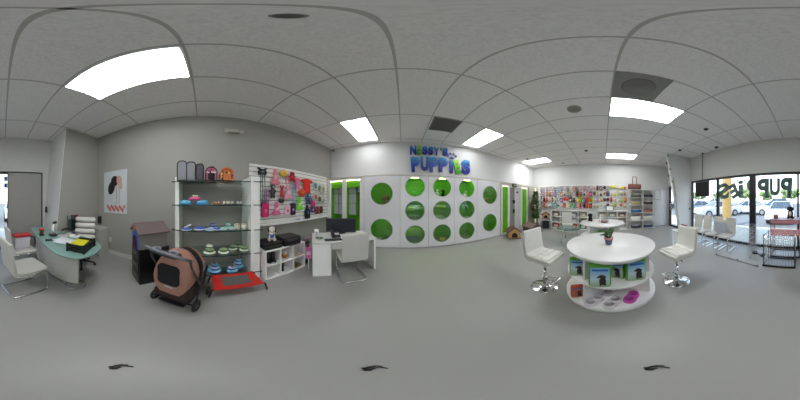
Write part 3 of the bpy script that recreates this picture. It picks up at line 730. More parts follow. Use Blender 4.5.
# second shelf : litter-ish bowls, shoes
def tub(px, z, w, l, h, c, label, name='pet_bed_tray', d=1.98, top=None, group=None, cat='pet tray'):
    x, y = sp(px, d); t = thing(name, label, cat, (x, y, z), 0, group)
    rings = [[(p[0] * s, p[1] * s, zz) for p in rrect(w, l, min(w, l) * .3, 5)] for zz, s in ((0, 1.0), (h * .5, .97), (h * .9, .86), (h, .74))]
    ob('body', MB().loft(rings), c, t)
    ob('rim', MB().tube([(p[0] * .76, p[1] * .76, h) for p in rrect(w, l, min(w, l) * .3, 5)], .006, 6, closed=True), top or c, t)
    return t
tub(186, 1.345, .14, .19, .07, mat('#4d9dc0', .4), 'blue pet tray beside the white upright on second shelf', group='blue pet trays')
tub(202, 1.345, .14, .19, .07, mat('#4f9ed0', .4), 'lighter blue pet tray beside the black shoes', group='blue pet trays')
x, y = sp(195, 1.98)
t = thing('pink_pet_house', 'pink pet tray with a cream handle stacked over the blue trays', 'pet tray', (x, y, 1.415), 0)
ob('body', MB().loft([[(p[0] * s, p[1] * s, zz) for p in rrect(.13, .20, .04, 5)] for zz, s in ((0, 1), (.03, .9), (.05, .66))]), mat('#cc4a86', .4), t)
ob('handle', MB().box((0, 0, .063), (.05, .09, .03)), mat('#d8d2ac', .5), t, bev=.008)
for k, (px, c) in enumerate(((217, '#b88a68'), (226, '#cfc9bb'), (231, '#b9b2a2'), (239.5, '#c9c5bb'))):
    x, y = sp(px, 1.96)
    t = thing('pet_shoe_pair', ['tan and black pair of pet shoes beside the blue tray', 'white and black pair of pet shoes, second along the shelf', 'beige and black pet shoes, third along the shelf', 'pale pet shoes at the upright end of the second shelf'][k], 'pet shoes', (x, y, 1.345), 0, 'pet shoes on the second shelf')
    for s in (-1, 1):
        q = ob('shoe', MB().ell((0, s * .026, .02), (.045, .022, .022), 12).ell((-.018, s * .026, .036), (.024, .02, .024), 10), mat(c, .6), t)
        ob('sole', MB().box((0, s * .026, .004), (.095, .042, .008)), BLACK, q, bev=.003)
# third shelf : blue bowls, teal bowls, white jars
def tiered(x, y, z, r, cols, label, group, name='stacked_bowls', lid=None, h=.035):
    t = thing(name, label, 'bowls', (x, y, z), 0, group); zz = 0; rr = r
    for k, c in enumerate(cols):
        ob('bowl', MB().lathe([(0, zz), (rr * .8, zz), (rr, zz + h * .45), (rr * .98, zz + h * .75), (rr * .72, zz + h), (0, zz + h)], n=24), c, t); 
        ob('band', MB().lathe([(rr * .99, zz + h * .38), (rr * 1.03, zz + h * .5), (rr * .99, zz + h * .7)], n=24), lid or WHITE, t)
        zz += h * 1.0; rr *= .74
    return t
BB = mat('#4a68c0', .35); LB = mat('#9fb8dc', .35); TL = mat('#8fc4b8', .4); CRM = mat('#d8d4c2', .45)
x, y = sp(186.5); t = tiered(x, y, .94, .085, [BB], 'blue bowl holding a white scoop, first on the middle shelf', 'blue bowls on the middle shelf')
ob('scoop', MB().tube([(-.02, -.03, .04), (.01, .03, .075), (.02, .07, .10)], [.018, .014, .009], 8), WHITE, t)
x, y = sp(199.5); tiered(x, y, .94, .085, [BB], 'blue bowl with white rim, second on the middle shelf', 'blue bowls on the middle shelf', h=.055)
x, y = sp(210); tiered(x, y, .94, .075, [LB], 'pale blue bowl in front of the raised one', 'blue bowls on the middle shelf')
x, y = sp(213, 2.15); tiered(x, y, .94, .08, [BB, BB], 'two stacked blue bowls behind the pale blue one', 'blue bowls on the middle shelf', h=.04)
x, y = sp(217.5); tiered(x, y, .94, .06, [BB], 'small blue dish next to the teal cup', 'blue bowls on the middle shelf')
for k, px in enumerate((223.5, 228, 232)):
    x, y = sp(px, 1.97 + .1 * (k == 1)); tiered(x, y, .94, .06, [TL] * (2 if k == 1 else 1), ['teal bowl next to the small blue dish', 'taller stacked teal bowls between the two others', 'teal bowl next to the cream jars'][k], 'teal bowls on the middle shelf', h=.045)
for k, px in enumerate((237, 244)):
    x, y = sp(px, 2.0); t = thing('treat_jar', ['cream treat jar next to the teal bowls', 'cream treat jar at the upright end of the middle shelf'][k], 'jar', (x, y, .94), 0, 'cream jars')
    ob('jar_body', MB().lathe([(0, 0), (.045, 0), (.05, .01), (.05, .07), (0, .07)], n=20), CRM, t); ob('lid', MB().lathe([(.052, .07), (.052, .085), (.02, .09), (0, .1)], n=20), mat('#bcb49c', .5), t)
# fourth shelf : green tiered feeders, fifth : blue tiered feeders
GN = mat('#8fa878', .4); WG = mat('#dfe6d2', .4); DG = mat('#3d5a38', .4)
for px, d, r, n, l in ((209.5, 1.97, .10, 3, 'tall green and white tiered feeder beside the stroller'), (223.5, 1.97, .09, 2, 'green and white two-tier feeder in the shelf middle'), (232.5, 2.08, .08, 2, 'green two-tier feeder set back on the shelf'), (238.5, 2.2, .075, 2, 'green feeder at the back of the shelf'), (244, 1.99, .085, 2, 'white and green feeder at the upright end')):
    x, y = sp(px, d); tiered(x, y, .525, r, [WG, GN, WG][:n], l, 'green tiered feeders on the fourth shelf', 'tiered_feeder', DG, .056 if n == 3 else .05)
BD = mat('#2f3f86', .35); SB = mat('#7fc4e0', .35)
for px, d, r, n, l in ((214.5, 2.02, .115, 3, 'blue and purple tiered feeder over the red bed corner'), (232, 1.97, .095, 2, 'small light blue tiered feeder in the middle of the lowest shelf'), (244.5, 2.12, .105, 3, 'blue tiered feeder beside the slotted upright')):
    x, y = sp(px, d); y = min(y, .60); tiered(x, y, .142, r, [SB, LB, SB][:n], l, 'blue tiered feeders on the lowest shelf', 'tiered_feeder', BD, .06)
    ob('knob', MB().ell((0, 0, .06 * n + .012), (.03, .03, .02), 10), mat('#b86a7c', .5), [o for o in COL.objects if o.get('label') == l][0])
# ---------------------------------------------------------------- raised pet bed
t = thing('raised_pet_bed', 'red raised pet cot with a grey centre and black legs', 'pet bed', (-1.66, .44, 0), 0)
o_ = ob('bed_fabric', MB().b2((-.20, -.32, .155), (.20, .32, .17)), mat('#c8261c', .7, bump=.2), t, bev=.005)
ob('centre_panel', MB().b2((-.12, -.19, .1705), (.12, .19, .173)), mat('#5d5f5c', .8), t)
for sx in (-1, 1):
    for sy in (-1, 1):
        ob('leg', MB().tube(fillet([(sx * .16, sy * .28, .15), (sx * .185, sy * .34, .155), (sx * .19, sy * .37, .012)], .04), .013, 8), BLACK, t)
# ---------------------------------------------------------------- filing box and fabric house
FA = atan2(.67, -.74)
t = thing('filing_box', 'black drawer cabinet with boxes standing under the grey fabric house', 'cabinet', (-1.915, -.80, 0), FA)
ob('body', MB().b2((-.29, -.185, 0), (.20, .185, .67)), BLACK, t, bev=.006)
for k in range(3):
    d_ = ob('drawer', MB().b2((-.302, -.165, .04 + k * .21), (-.29, .165, .225 + k * .21)), mat('#191a1e', .3), t, bev=.003)
    ob('pull', MB().b2((-.315, -.06, .14 + k * .21), (-.303, .06, .155 + k * .21)), mat('#7f786c', .4), d_)
t = thing('fabric_pet_house', 'grey fabric pet house with blue-trimmed doorway on the black cabinet', 'pet house', (-1.915, -.80, .671), FA)
hx = .29; sec = [(-.185, 0), (.185, 0), (.185, .25), (0, .36), (-.185, .25)]
ob('walls', MB().prism(sec, -hx, .17, 'yz'), mat('#85827c', .85, bump=.2), t)
ob('roof', MB().prism([(-.215, .235), (0, .365), (.215, .235), (.215, .26), (0, .395), (-.215, .26)], -hx - .03, .20, 'yz'), mat('#6a5c5a', .85, bump=.2), t)
arch = lambda w, h: [(-w, .0), (w, .0)] + [(w * cos(a), h - w + w * sin(a)) for a in [pi * k / 10 for k in range(11)]]
ob('door_trim', MB().prism(arch(.15, .255), -hx - .012, -hx - .0005, 'yz'), mat('#3564c8', .6), t)
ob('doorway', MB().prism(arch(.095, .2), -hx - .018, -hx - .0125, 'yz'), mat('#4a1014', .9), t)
ob('gable_tip', MB().prism([(-.08, .315), (.08, .315), (0, .37)], -hx - .036, -hx - .031, 'yz'), mat('#c86a3c', .7), t)
# ---------------------------------------------------------------- pet stroller
A = radians(160)
t = thing('pet_stroller', 'brown pet stroller with black mesh windows in front of the shelves', 'stroller', (-1.295, -.30, 0), A)
SAL = mat('#a5796a', .85, bump=.25, bscale=150); MESH = mat('#15161a', .8, bump=.4, bscale=300)
def dome(x0, x1, f0, f1, top=.80, yw=.21, base=.33):
    """cabin section rings from x0 to x1; f = fullness"""
    rings = []; n = 9
    for i in range(n):
        u = i / (n - 1); x = x0 + (x1 - x0) * u; f = f0 + (f1 - f0) * u
        f = max(.05, f); h = base + (top - base) * f
        rings.append([(x, yw * (.8 + .2 * f) * cos(a), base + (h - base) * max(0, sin(a)) ** .8) for a in [pi * k / 14 for k in range(15)]])
    return rings
rg = []
xs = [-.10, -.09, -.07, -.035, .02, .10, .19]; fs_ = [.62, .78, .88, .96, 1.0, .98, .92]
def rings(xs, fs_, top=.80, yw=.215, base=.30):
    out = []
    for x, f in zip(xs, fs_):
        zt = base + (top - base) * f; zc = base + .42 * (top - base) * (.6 + .4 * f); ring = []
        for k in range(21):
            a = radians(-55 + 290 * k / 20); sa = sin(a)
            ring.append((x, yw * (.78 + .22 * f) * cos(a), zc + ((zt - zc) * sa if sa > 0 else (zc - base) * sa / sin(radians(55)))))
        out.append(ring)
    return out
ob('rear_canopy', MB().loft(rings(xs, fs_, .87)), SAL, t)
ob('mesh_panel', MB().loft(rings([.19, .25, .31], [.93, .92, .90], .86)), MESH, t)
ob('front_canopy', MB().loft(rings([.31, .38, .45, .50, .52], [.91, .85, .7, .5, .25], .86)), SAL, t)
ob('rear_window', MB().prism(rrect(.25, .27, .05, 5, .0, .585), -.122, -.09, 'yz'), MESH, t, bev=.004)
ob('window_logo', MB().b2((-.123, -.06, .415), (-.1, .04, .43)), mat('#c8c0b8', .6), t)
ob('lower_body', MB().loft([[(x, p[0], p[1] + dz) for p in rrect(.38, hh, .05, 4, 0, 0)] for x, hh, dz in ((-.09, .14, .27), (.0, .18, .25), (.40, .18, .25), (.50, .1, .29))]), mat('#33241f', .85, bump=.2), t)
ob('side_panel', MB().loft([[(x, p[0], p[1] + .42) for p in rrect(.40, hh, .06, 4)] for x, hh in ((.12, .20), (.2, .26), (.42, .26), (.52, .16))]), MESH, t)
ob('basket', MB().loft([[(x, p[0], p[1] + .13) for p in rrect(.34, hh, .03, 4)] for x, hh in ((-.02, .08), (.05, .11), (.40, .11))]), MESH, t)
for s in (-1, 1):
    ob('frame_tube', MB().tube(fillet([(-.10, s * .235, .84), (-.08, s * .24, .75), (.26, s * .235, .16), (.38, s * .19, .12)], .08), .012, 8).tube([(.0, s * .235, .09), (.2, s * .235, .42), (.3, s * .235, .62)], .011, 8), mat('#4c4e52', .35, .6), t)
ob('handlebar', MB().tube(fillet([(-.05, -.23, .80), (-.20, -.19, .90), (-.20, .24, .92), (-.05, .24, .82)], .06), .017, 8), mat('#6f7276', .4), t)
ob('handle_tray', MB().prism(rrect(.12, .34, .04, 5, -.13, .02), .86, .88), mat('#2b2c30', .5), t, bev=.006)
for s in (-1, 1): ob('cup_holder', MB().lathe([(.034, .0), (.042, .0), (.045, .03), (.036, .03), (.034, .0)], (-.13, .02 + s * .1, .88), 20), mat('#8b9098', .4), t)
for x, s, r in ((0, -1, .09), (0, 1, .09), (.38, -1, .07), (.38, 1, .07)):
    w_ = ob('wheel', MB().tube([(x + r * .85 * cos(a), s * .25, r + r * .85 * sin(a)) for a in [2 * pi * k / 24 for k in range(24)]], r * .2, 8, closed=True), BLACK, t)
    ob('hub', MB().cyl((x, s * .235, r), (x, s * .262, r), r * .45).box((x, s * .25, r), (r * 1.6, .012, .014)).box((x, s * .25, r), (.014, .012, r * 1.6)), mat('#3a3a3e', .4), w_)
ob('axle', MB().cyl((0, -.235, .085), (0, .235, .085), .01), DARK, t)
ob('brake_pedal', MB().box((-.05, 0, .09), (.06, .3, .012)), DARK, t)
# ---------------------------------------------------------------- cube shelf with trays, plush, printer
def cubby(name, label, loc, rz, w, h, d, nx, nz, m=WHITE, th=.02, group=None, back=True):
    """front faces local -y, origin at the front left bottom corner"""
    t = thing(name, label, 'cube shelf', loc, rz, group)
    fm = MB()
    for i in range(nx + 1): x = i * (w - th) / nx; fm.b2((x, 0, 0), (x + th, d, h))
    ob('upright', fm, m, t)
    fm = MB()
    for j in range(nz + 1):
        z = j * (h - th) / nz
        for i in range(nx):
            x0 = i * (w - th) / nx + th + .0005; x1 = (i + 1) * (w - th) / nx - .0005; fm.b2((x0, .002, z), (x1, d - .0005, z + th))
    ob('shelf', fm, m, t)
    if back: ob('back', MB().b2((0, d, 0), (w, d + .006, h)), m, t)
    return t
# front at x=-1.72 facing +x : local -y -> world +x means rz=90deg ; local x -> world +y
cubby('cube_shelf', 'white six-cube shelf holding black trays and the printer', (-1.72, .92, 0), pi / 2, .86, .58, .36, 3, 2)
def cz(i, j, d=.12): return (-1.72 - d, .92 + .02 + i * .28 + .14, .02 + j * .28)
x, y, z = cz(0, 1); t = thing('boots_box', 'dark pair of boots inside the upper cube beside the glass shelves', 'boots', (x, y, z))
for s in (-1, 1): ob('boot', MB().cyl((0, s * .045, 0), (0, s * .045, .2), .04, .036, n=12).ell((.04, s * .045, .025), (.06, .035, .025), 10), mat('#1c1c22', .5), t)
x, y, z = cz(1, 1); t = thing('plush_bear', 'small orange and white plush in middle upper cube', 'plush toy', (x, y, z))
ob('body', MB().ell((0, 0, .05), (.05, .07, .05), 12), mat('#c87840', .8), t); ob('head', MB().ell((.02, .0, .11), (.035, .045, .035), 12), mat('#d8c0a8', .8), t)
x, y, z = cz(1, 0); tag(ob('black_pouch', MB().ell((x, y - .04, z + .18), (.04, .05, .035), 12).cyl((x, y - .04, z), (x, y - .04, z + .18), .03), BLACK), 'small black item in the middle lower cube', 'pouch')
for k, (j, zz) in enumerate(((1, 0), (1, .19), (0, .0), (0, .19))):
    x, y, z = cz(2, j)
    tag(ob('magazine_stack', MB().box((x, y, z + .012 + zz * .12), (.17, .17, .02), rz=.06 * k), mat(['#b98850', '#d8d0c4', '#a89878', '#7a6a4c'][k], .6), bev=.002), ['tan magazines on the upper cube floor beside the desk', 'white papers lying over the tan magazines in the upper cube', 'beige papers at the bottom of the cube beside the desk', 'brown papers on top of the beige ones in the lower cube'][k], 'papers')
for k in range(2):
    t = thing('black_tray', ['black open tray under the white plush, lower of the two', 'black open tray directly under the white plush'][k], 'tray', (-1.90, 1.08 + .01, .58 + .062 * k), .03 * k)
    ob('tray_body', MB().b2((-.15, -.16, 0), (.15, .17, .045)), BLACK, t, bev=.006); ob('tray_lip', MB().tube([(p[0], p[1], .052) for p in rrect(.31, .34, .03, 4, 0, .005)], .007, 6, closed=True), mat('#2a2222', .4), t)
t = puppy(-1.86, 1.12, .704, .85, FUR_W, 'white plush dog with blue shirt on the black trays', radians(60), c2=FUR_B)
ob('shirt', MB().ell((0, 0, .12 * .85), (.066, .084, .06), 12), mat('#3a52a8', .7), t)
t = thing('printer', 'black inkjet printer on the white cube shelf', 'printer', (-1.90, 1.48, .58), 0)
ob('body', MB().b2((-.17, -.19, 0), (.16, .21, .12)), mat('#17171a', .4), t, bev=.015)
ob('scanner_lid', MB().b2((-.17, -.185, .125), (.15, .205, .15)), mat('#202024', .3), t, bev=.006)
ob('paper_tray', MB().b2((.162, -.11, .02), (.23, .13, .035)), DARK, t); ob('control_panel', MB().box((.155, 0, .10), (.02, .2, .04), ry=-.5), mat('#3a3a40', .3), t)
# bin and bag
t = thing('waste_bin', 'tall black bin between the cube shelf and computer desk', 'bin', (-1.87, 1.89, 0))
ob('bin_body', MB().loft([[(p[0], p[1], z) for p in rrect(w, w, .03, 4)] for z, w in ((0, .16), (.52, .19))]), BLACK, t); ob('bin_rim', MB().tube([(p[0], p[1], .52) for p in rrect(.195, .195, .03, 4)], .008, 6, closed=True), DARK, t)
t = thing('grey_cushion', 'grey and pink pet cushion on the black bin', 'cushion', (-1.87, 1.89, .531)); ob('pad', MB().ell((0, 0, .055), (.12, .12, .055), 16), mat('#77767a', .9, bump=.3), t)
ob('trim', MB().tube([(.05 + .07 * cos(a), .03 + .07 * sin(a), .09) for a in [2 * pi * k / 16 for k in range(16)]], .01, 6, closed=True), mat('#c08aa0', .7), t)
t = thing('pink_bag', 'pink paper bag leaning on the white desk end', 'bag', (-1.60, 1.74, 0), radians(50))
ob('bag_body', MB().box((0, 0, .38), (.11, .05, .24)), mat('#e07fb4', .6), t); ob('print', MB().box((0, -.027, .38), (.08, .004, .08)), mat('#f0d0e0', .6), t)
ob('handle', MB().tube(fillet([(-.03, 0, .5), (-.03, 0, .56), (.03, 0, .56), (.03, 0, .5)], .02), .004, 6), mat('#c8588c', .6), t)
ob('stand', MB().cyl((0, 0, 0), (0, 0, .27), .006), WHITE, t)
# ---------------------------------------------------------------- computer desk
DA = radians(41)
t = thing('computer_desk', 'white rectangular desk holding the computer near the kennels', 'desk', (-1.355, 1.575, 0), DA)
ob('desk_top', MB().b2((-.01, -.01, .665), (1.14, .66, .70)), WHITEG, t, bev=.004)
ob('pedestal', MB().b2((0, 0, 0), (.31, .62, .664)), WHITE, t, bev=.003)
ob('end_panel', MB().b2((1.09, .0, 0), (1.13, .65, .664)), WHITE, t, bev=.003)
ob('drawer', MB().b2((.33, .04, .54), (.62, .6, .664)), WHITE, t, bev=.003)
ob('modesty_panel', MB().b2((.63, .58, .3), (1.089, .60, .664)), WHITE, t)
def dk(u, v, z=.70): c, s = cos(DA), sin(DA); return (-1.355 + u * c - v * s, 1.575 + u * s + v * c, z)
t = thing('computer_monitor', 'large dark computer monitor on the white desk, seen from the side facing the room', 'monitor', dk(.60, .55), radians(28))
ob('screen', MB().b2((-.30, -.004, .03), (.30, .0, .31)), mat('#2a2b34', .25), t); ob('casing', MB().b2((-.315, 0.001, .02), (.315, .035, .325)), mat('#1b1b21', .4), t, bev=.005)
ob('stand', MB().cyl((0, .03, 0.01), (0, .03, .1), .02).lathe([(0, 0), (.1, 0), (.1, .008), (0, .012)], (0, .03, 0), 24), BLACK, t)
t = thing('desk_phone', 'black desk phone with light keypad in front of the monitor', 'phone', dk(.44, .31), DA)
ob('base', MB().prism([(-.08, 0), (.09, 0), (.09, .08), (-.08, .03)], -.08, .08, 'yz'), BLACK, t, bev=.004); ob('keypad', MB().box((.02, -.01, .062), (.08, .07, .004), rx=.29), mat('#c8c8cc', .4), t)
ob('handset', MB().box((-.05, 0, .085), (.035, .19, .03), rx=.28), BLACK, t, bev=.01)
t = thing('photo_block', 'small white boxed card standing on the desk corner', 'card', dk(.06, .38), DA); ob('card', MB().b2((-.02, -.09, 0), (.06, .09, .13)), WHITE, t, bev=.004); ob('print', MB().b2((-.01, -.0925, .02), (.05, -.0902, .11)), mat('#d0ccd0', .5), t)
t = thing('desk_plant', 'small green leafy ornament on the desk corner', 'ornament', dk(.12, .2), 0)
lf = MB()
for k in range(8): a = k * .8; lf.ell((.05 * cos(a), .05 * sin(a), .022), (.035, .012, .006), 8, rz=a)
ob('leaves', lf, mat('#4c7a4a', .6), t); ob('dish', MB().lathe([(0, 0), (.04, 0), (.05, .02), (0, .012)], n=16), OFF, t)
t = thing('desk_papers', 'low stack of white papers at the kennel end of the desk', 'papers', dk(.98, .3), DA + .1); ob('sheets', MB().b2((-.1, -.13, 0), (.1, .13, .015)), mat('#e8e6e0', .6), t); ob('top_sheet', MB().box((.01, 0, .017), (.19, .26, .002), rz=.15), mat('#dcd8cc', .6), t)
t = thing('keyboard', 'flat dark keyboard lying on the white desk', 'keyboard', dk(.36, .10), DA + .03); ob('case', MB().b2((-.15, -.055, 0), (.15, .055, .014)), DARK, t, bev=.004); ob('keys', MB().b2((-.14, -.045, .0142), (.14, .045, .018)), mat('#3a3a40', .5), t)
# ---------------------------------------------------------------- reception desk
t = thing('reception_desk', 'curved glass-topped reception desk with a white front panel', 'desk', (0, 0, 0))
def smooth(pts, n=6, closed=True):
    P = [Vector(p) for p in pts]; m = len(P); out = []
    for i in range(m if closed else m - 1):
        p0, p1, p2, p3 = (P[(i + k - 1) % m] if closed else P[max(0, min(m - 1, i + k - 1))] for k in range(4))
        for j in range(n):
            u = j / n; out.append(.5 * ((2 * p1) + (-p0 + p2) * u + (2 * p0 - 5 * p1 + 4 * p2 - p3) * u * u + (-p0 + 3 * p1 - 3 * p2 + p3) * u ** 3))
    if not closed: out.append(P[-1])
    return out
topo = [(-.70, -3.1), (-.62, -2.6), (-.60, -2.1), (-.59, -1.65), (-.63, -1.34), (-.76, -1.14), (-.98, -1.13), (-1.22, -1.26), (-1.36, -1.52), (-1.35, -1.9), (-1.26, -2.3), (-1.10, -2.56), (-1.02, -3.1)]
top2 = smooth([(p[0], p[1], 0) for p in topo], 5)
ob('glass_top', MB().prism([(p.x, p.y) for p in top2], .728, .742), mat('#7fa39a', .08, var=.03, coat=.5), t)
cv = smooth([(-1.0, -1.50, 0), (-.90, -1.62, 0), (-.81, -1.85, 0), (-.76, -2.2, 0), (-.76, -2.6, 0), (-.80, -3.05, 0)], 6, False)
vs = []; fs_ = []
for p in cv: vs += [(p.x, p.y, .03), (p.x, p.y, .727), (p.x - .03, p.y - .01, .727), (p.x - .03, p.y - .01, .03)]
for i in range(len(cv) - 1):
    for j in range(4): fs_.append((i * 4 + j, i * 4 + (j + 1) % 4, (i + 1) * 4 + (j + 1) % 4, (i + 1) * 4 + j))
fs_ += [(0, 1, 2, 3), tuple(len(vs) - 4 + j for j in range(4))[::-1]]
ob('front_panel', MB().add(vs, fs_, False), mat('#c9c7c2', .35), t)
ob('foot_disc', MB().lathe([(0, 0), (.15, 0), (.155, .006), (.14, .02), (0, .025)], (-.98, -1.53, 0), 32), mat('#9a9a98', .25, .7), t)
ob('desk_leg', MB().cyl((-.95, -2.95, 0), (-.95, -2.95, .728), .035), CHROME, t)
DZ = .742
# on the reception desk
t = thing('paper_tray', 'two-tier black paper tray with yellow sheets at the desk tip', 'paper tray', (-.98, -1.38, DZ), radians(28))
for k in range(2):
    z = .012 + .055 * k
    ob('tier', MB().b2((-.17, -.12, z), (.17, .12, z + .012)).b2((-.17, -.12, z), (-.16, .12, z + .045)).b2((.16, -.12, z), (.17, .12, z + .045)).b2((-.16, .11, z), (.16, .12, z + .045)), BLACK, t)
    ob('yellow_sheet', MB().box((-.0, -.01 - .02 * k, z + .02), (.26, .18, .01), rz=.05), mat('#d8d020', .6), t)
ob('corner_post', MB().b2((-.18, -.13, 0), (-.16, -.10, .10)).b2((.16, -.13, 0), (.18, -.1, .12)).b2((-.18, .1, 0), (-.16, .13, .12)).b2((.16, .1, 0), (.18, .13, .12)), BLACK, t)
t = thing('document_stack', 'white documents lying in the middle of the glass desk', 'papers', (-.95, -1.80, DZ), radians(20)); ob('sheets', MB().b2((-.13, -.17, 0), (.13, .17, .012)), mat('#c8ccd0', .6), t); ob('top_sheet', MB().box((.06, .05, .014), (.21, .29, .002), rz=.3), mat('#d8dade', .6), t)
t = thing('smartphone', 'dark smartphone lying near the front edge of the glass desk', 'phone', (-.75, -1.93, DZ), radians(75)); ob('body', MB().b2((-.04, -.08, 0), (.04, .08, .01)), mat('#252b30', .2), t, bev=.004); ob('screen', MB().b2((-.034, -.07, .0101), (.034, .07, .011)), mat('#31403f', .1), t)
t = thing('candy_jar', 'glass jar with red lid at the inner end of glass desk', 'jar', (-.72, -2.30, DZ)); ob('jar_body', MB().lathe([(0, .02), (.04, .02), (.045, .1), (.04, .11)], n=20), glass('#e0b8b0', 1), t)
ob('lid', MB().lathe([(0, .135), (.05, .13), (.055, .11), (.04, .108)], n=20), mat('#c82820', .4), t); ob('foot', MB().lathe([(0, 0), (.055, 0), (.05, .025), (0, .03)], n=20), BLACK, t)
t = thing('desk_lamp', 'white desk lamp with black head and base on the reception desk', 'lamp', (-.92, -2.20, DZ)); ob('base', MB().lathe([(0, 0), (.09, 0), (.09, .015), (0, .02)], n=24), BLACK, t)
ob('arm', MB().tube([(0, 0, .02), (.03, .03, .14), (-.0, .02, .24)], [.03, .022, .014], 10), WHITE, t); ob('head', MB().ell((-.03, .0, .25), (.075, .03, .025), 12, rz=.6), BLACK, t)
t = thing('office_phone', 'black and white office phone with raised receiver beside the desk lamp', 'phone', (-1.09, -2.08, DZ), radians(30)); ob('base', MB().prism([(-.09, 0), (.1, 0), (.1, .07), (-.09, .02)], -.1, .1, 'yz'), mat('#c8c8c4', .4), t, bev=.004)
ob('handset', MB().tube(fillet([(-.06, -.1, .08), (-.06, -.04, .115), (-.06, .06, .14), (-.06, .12, .13)], .03), .02, 8), BLACK, t); ob('keypad', MB().box((.03, 0, .055), (.1, .12, .004), rx=.26), BLACK, t)
t = thing('card_reader', 'white and black card terminal beside the office phone', 'card terminal', (-1.20, -1.90, DZ), .4); ob('body', MB().b2((-.05, -.09, 0), (.05, .09, .05)), WHITE, t, bev=.012); ob('display', MB().box((0, .04, .052), (.07, .05, .004)), BLACK, t)
# bag on second chair
t = thing('shopping_bag', 'white bag with a red top standing on the second desk chair', 'bag', (-.36, -2.45, .456), .2); ob('bag_body', MB().box((0, 0, .125), (.30, .16, .25), top=1.05), mat('#d6d4dc', .6), t, bev=.02)
ob('red_top', MB().b2((-.17, -.10, .25), (.17, .10, .285)), mat('#b8242c', .5), t, bev=.008); ob('strap', MB().tube(fillet([(-.16, .05, .24), (-.24, .08, .22), (-.25, .1, .06)], .05), .012, 8), BLACK, t)
# brochure holder on the closet wall
t = thing('brochure_holder', 'wall-mounted brochure holder with dark and red leaflets behind the desk', 'brochure holder', (-1.56, -2.60, .70)); 
ob('holder', MB().b2((-.15, .002, 0), (.15, .09, .03)).b2((-.15, .085, .03), (.15, .09, .28)), glass('#d8e4e0'), t)
for k, c in enumerate(('#6a2430', '#3a4a48', '#7a7f80')): ob('leaflet', MB().box((-.1 + .1 * k, .05, .2), (.085, .02, .33), rx=.1), mat(c, .5), t)
t = thing('counter_printer', 'pale low cabinet against the wall behind the office chair', 'cabinet', (-2.15, -2.36, 0)); ob('body', MB().b2((-.23, -.2, 0), (.10, .2, .7)), mat('#b3b1aa', .5), t, bev=.01); ob('top', MB().b2((-.235, -.21, .7), (.11, .21, .725)), mat('#c8c6c0', .5), t, bev=.004); ob('door', MB().b2((.10, -.18, .04), (.115, .18, .66)), mat('#bcbab4', .5), t)
t.location.y = -2.37
# office chair
t = thing('office_chair', 'office chair with white roll cushions behind the reception desk', 'office chair', (-1.50, -2.12, 0), radians(38))
for k in range(5):
    a = 2 * pi * k / 5 + .3
    lg = ob('leg', MB().tube([(0, 0, .11), (.12 * cos(a), .12 * sin(a), .095), (.28 * cos(a), .28 * sin(a), .07)], [.028, .022, .016], 8), BLACK, t)
    ob('caster', MB().ell((.28 * cos(a), .28 * sin(a), .03), (.03, .03, .03), 10), BLACK, lg)
ob('gas_post', MB().cyl((0, 0, .1), (0, 0, .42), .025), BLACK, t); 
for k in range(3): ob('seat_roll', MB().tube([(-.14 + .14 * k, -.22, .46), (-.14 + .14 * k, -.2, .46), (-.14 + .14 * k, .2, .46), (-.14 + .14 * k, .22, .46)], [.03, .06, .06, .03], 12), LEATH, t)
for k in range(4): x = -.25 - .025 * k; ob('back_roll', MB().tube([(x, -.23, .58 + .13 * k), (x, -.21, .58 + .13 * k), (x, .21, .58 + .13 * k), (x, .23, .58 + .13 * k)], [.03, .058, .058, .03], 12), LEATH, t)
ob('frame', MB().tube([(.1, -.15, .4), (-.2, -.15, .42), (-.26, -.15, .6), (-.34, -.15, 1.0)], .012, 8).tube([(.1, .15, .4), (-.2, .15, .42), (-.26, .15, .6), (-.34, .15, 1.0)], .012, 8), CHROME, t)
# left wall bits
t = thing('framed_poster', 'white glossy poster of a black and tan puppy pair on the grey wall', 'poster', (XL, -1.975, 1.62))
ob('panel', MB().b2((.002, -.355, -.52), (.03, .355, .52)), mat('#c9cfd2', .12, var=.02), t)
ob('dark_figure', MB().ell((.031, .0, .26), (.003, .12, .13), 14).ell((.031, -.1, .1), (.003, .11, .17), 14, rx=-.3), mat('#241e22', .4), t)
ob('tan_figure', MB().ell((.032, .14, .27), (.003, .09, .11), 14).ell((.032, .18, .14), (.003, .06, .09), 12), mat('#c8a08c', .4), t)
ob('limbs', MB().b2((.03, .05, -.3), (.034, .085, .12)).b2((.03, .13, -.3), (.034, .16, .1)), mat('#b4acaa', .4), t)
pr = MB()
for k in range(13): pr.ell((.031, -.22 + .042 * k, -.36 - .04 * (k % 3)), (.003, .034, .045), 8)
ob('red_flowers', pr, mat('#c06a5e', .5, var=.4, vscale=20), t)
t = thing('wall_outlet', 'black plug and cable in an outlet on the grey wall', 'outlet', (XL, -2.2, .39)); ob('plate', MB().b2((0, -.04, -.06), (.008, .1, .06)), OFF, t); ob('plug', MB().b2((.008, -.03, -.02), (.04, 0, .05)), BLACK, t)
ob('cable', MB().tube([(.04, -.015, .0), (.06, -.02, -.15), (.05, -.1, -.3), (.04, -.25, -.37)], .007, 6), BLACK, t)
t = thing('wall_phone', 'small black wall phone on the grey wall near the corner', 'phone', (XL, -2.50, .88)); ob('body', MB().b2((0, -.05, -.1), (.05, .05, .1)), BLACK, t, bev=.008); ob('handset', MB().b2((.052, -.03, -.09), (.075, .03, .09)), DARK, t, bev=.008)
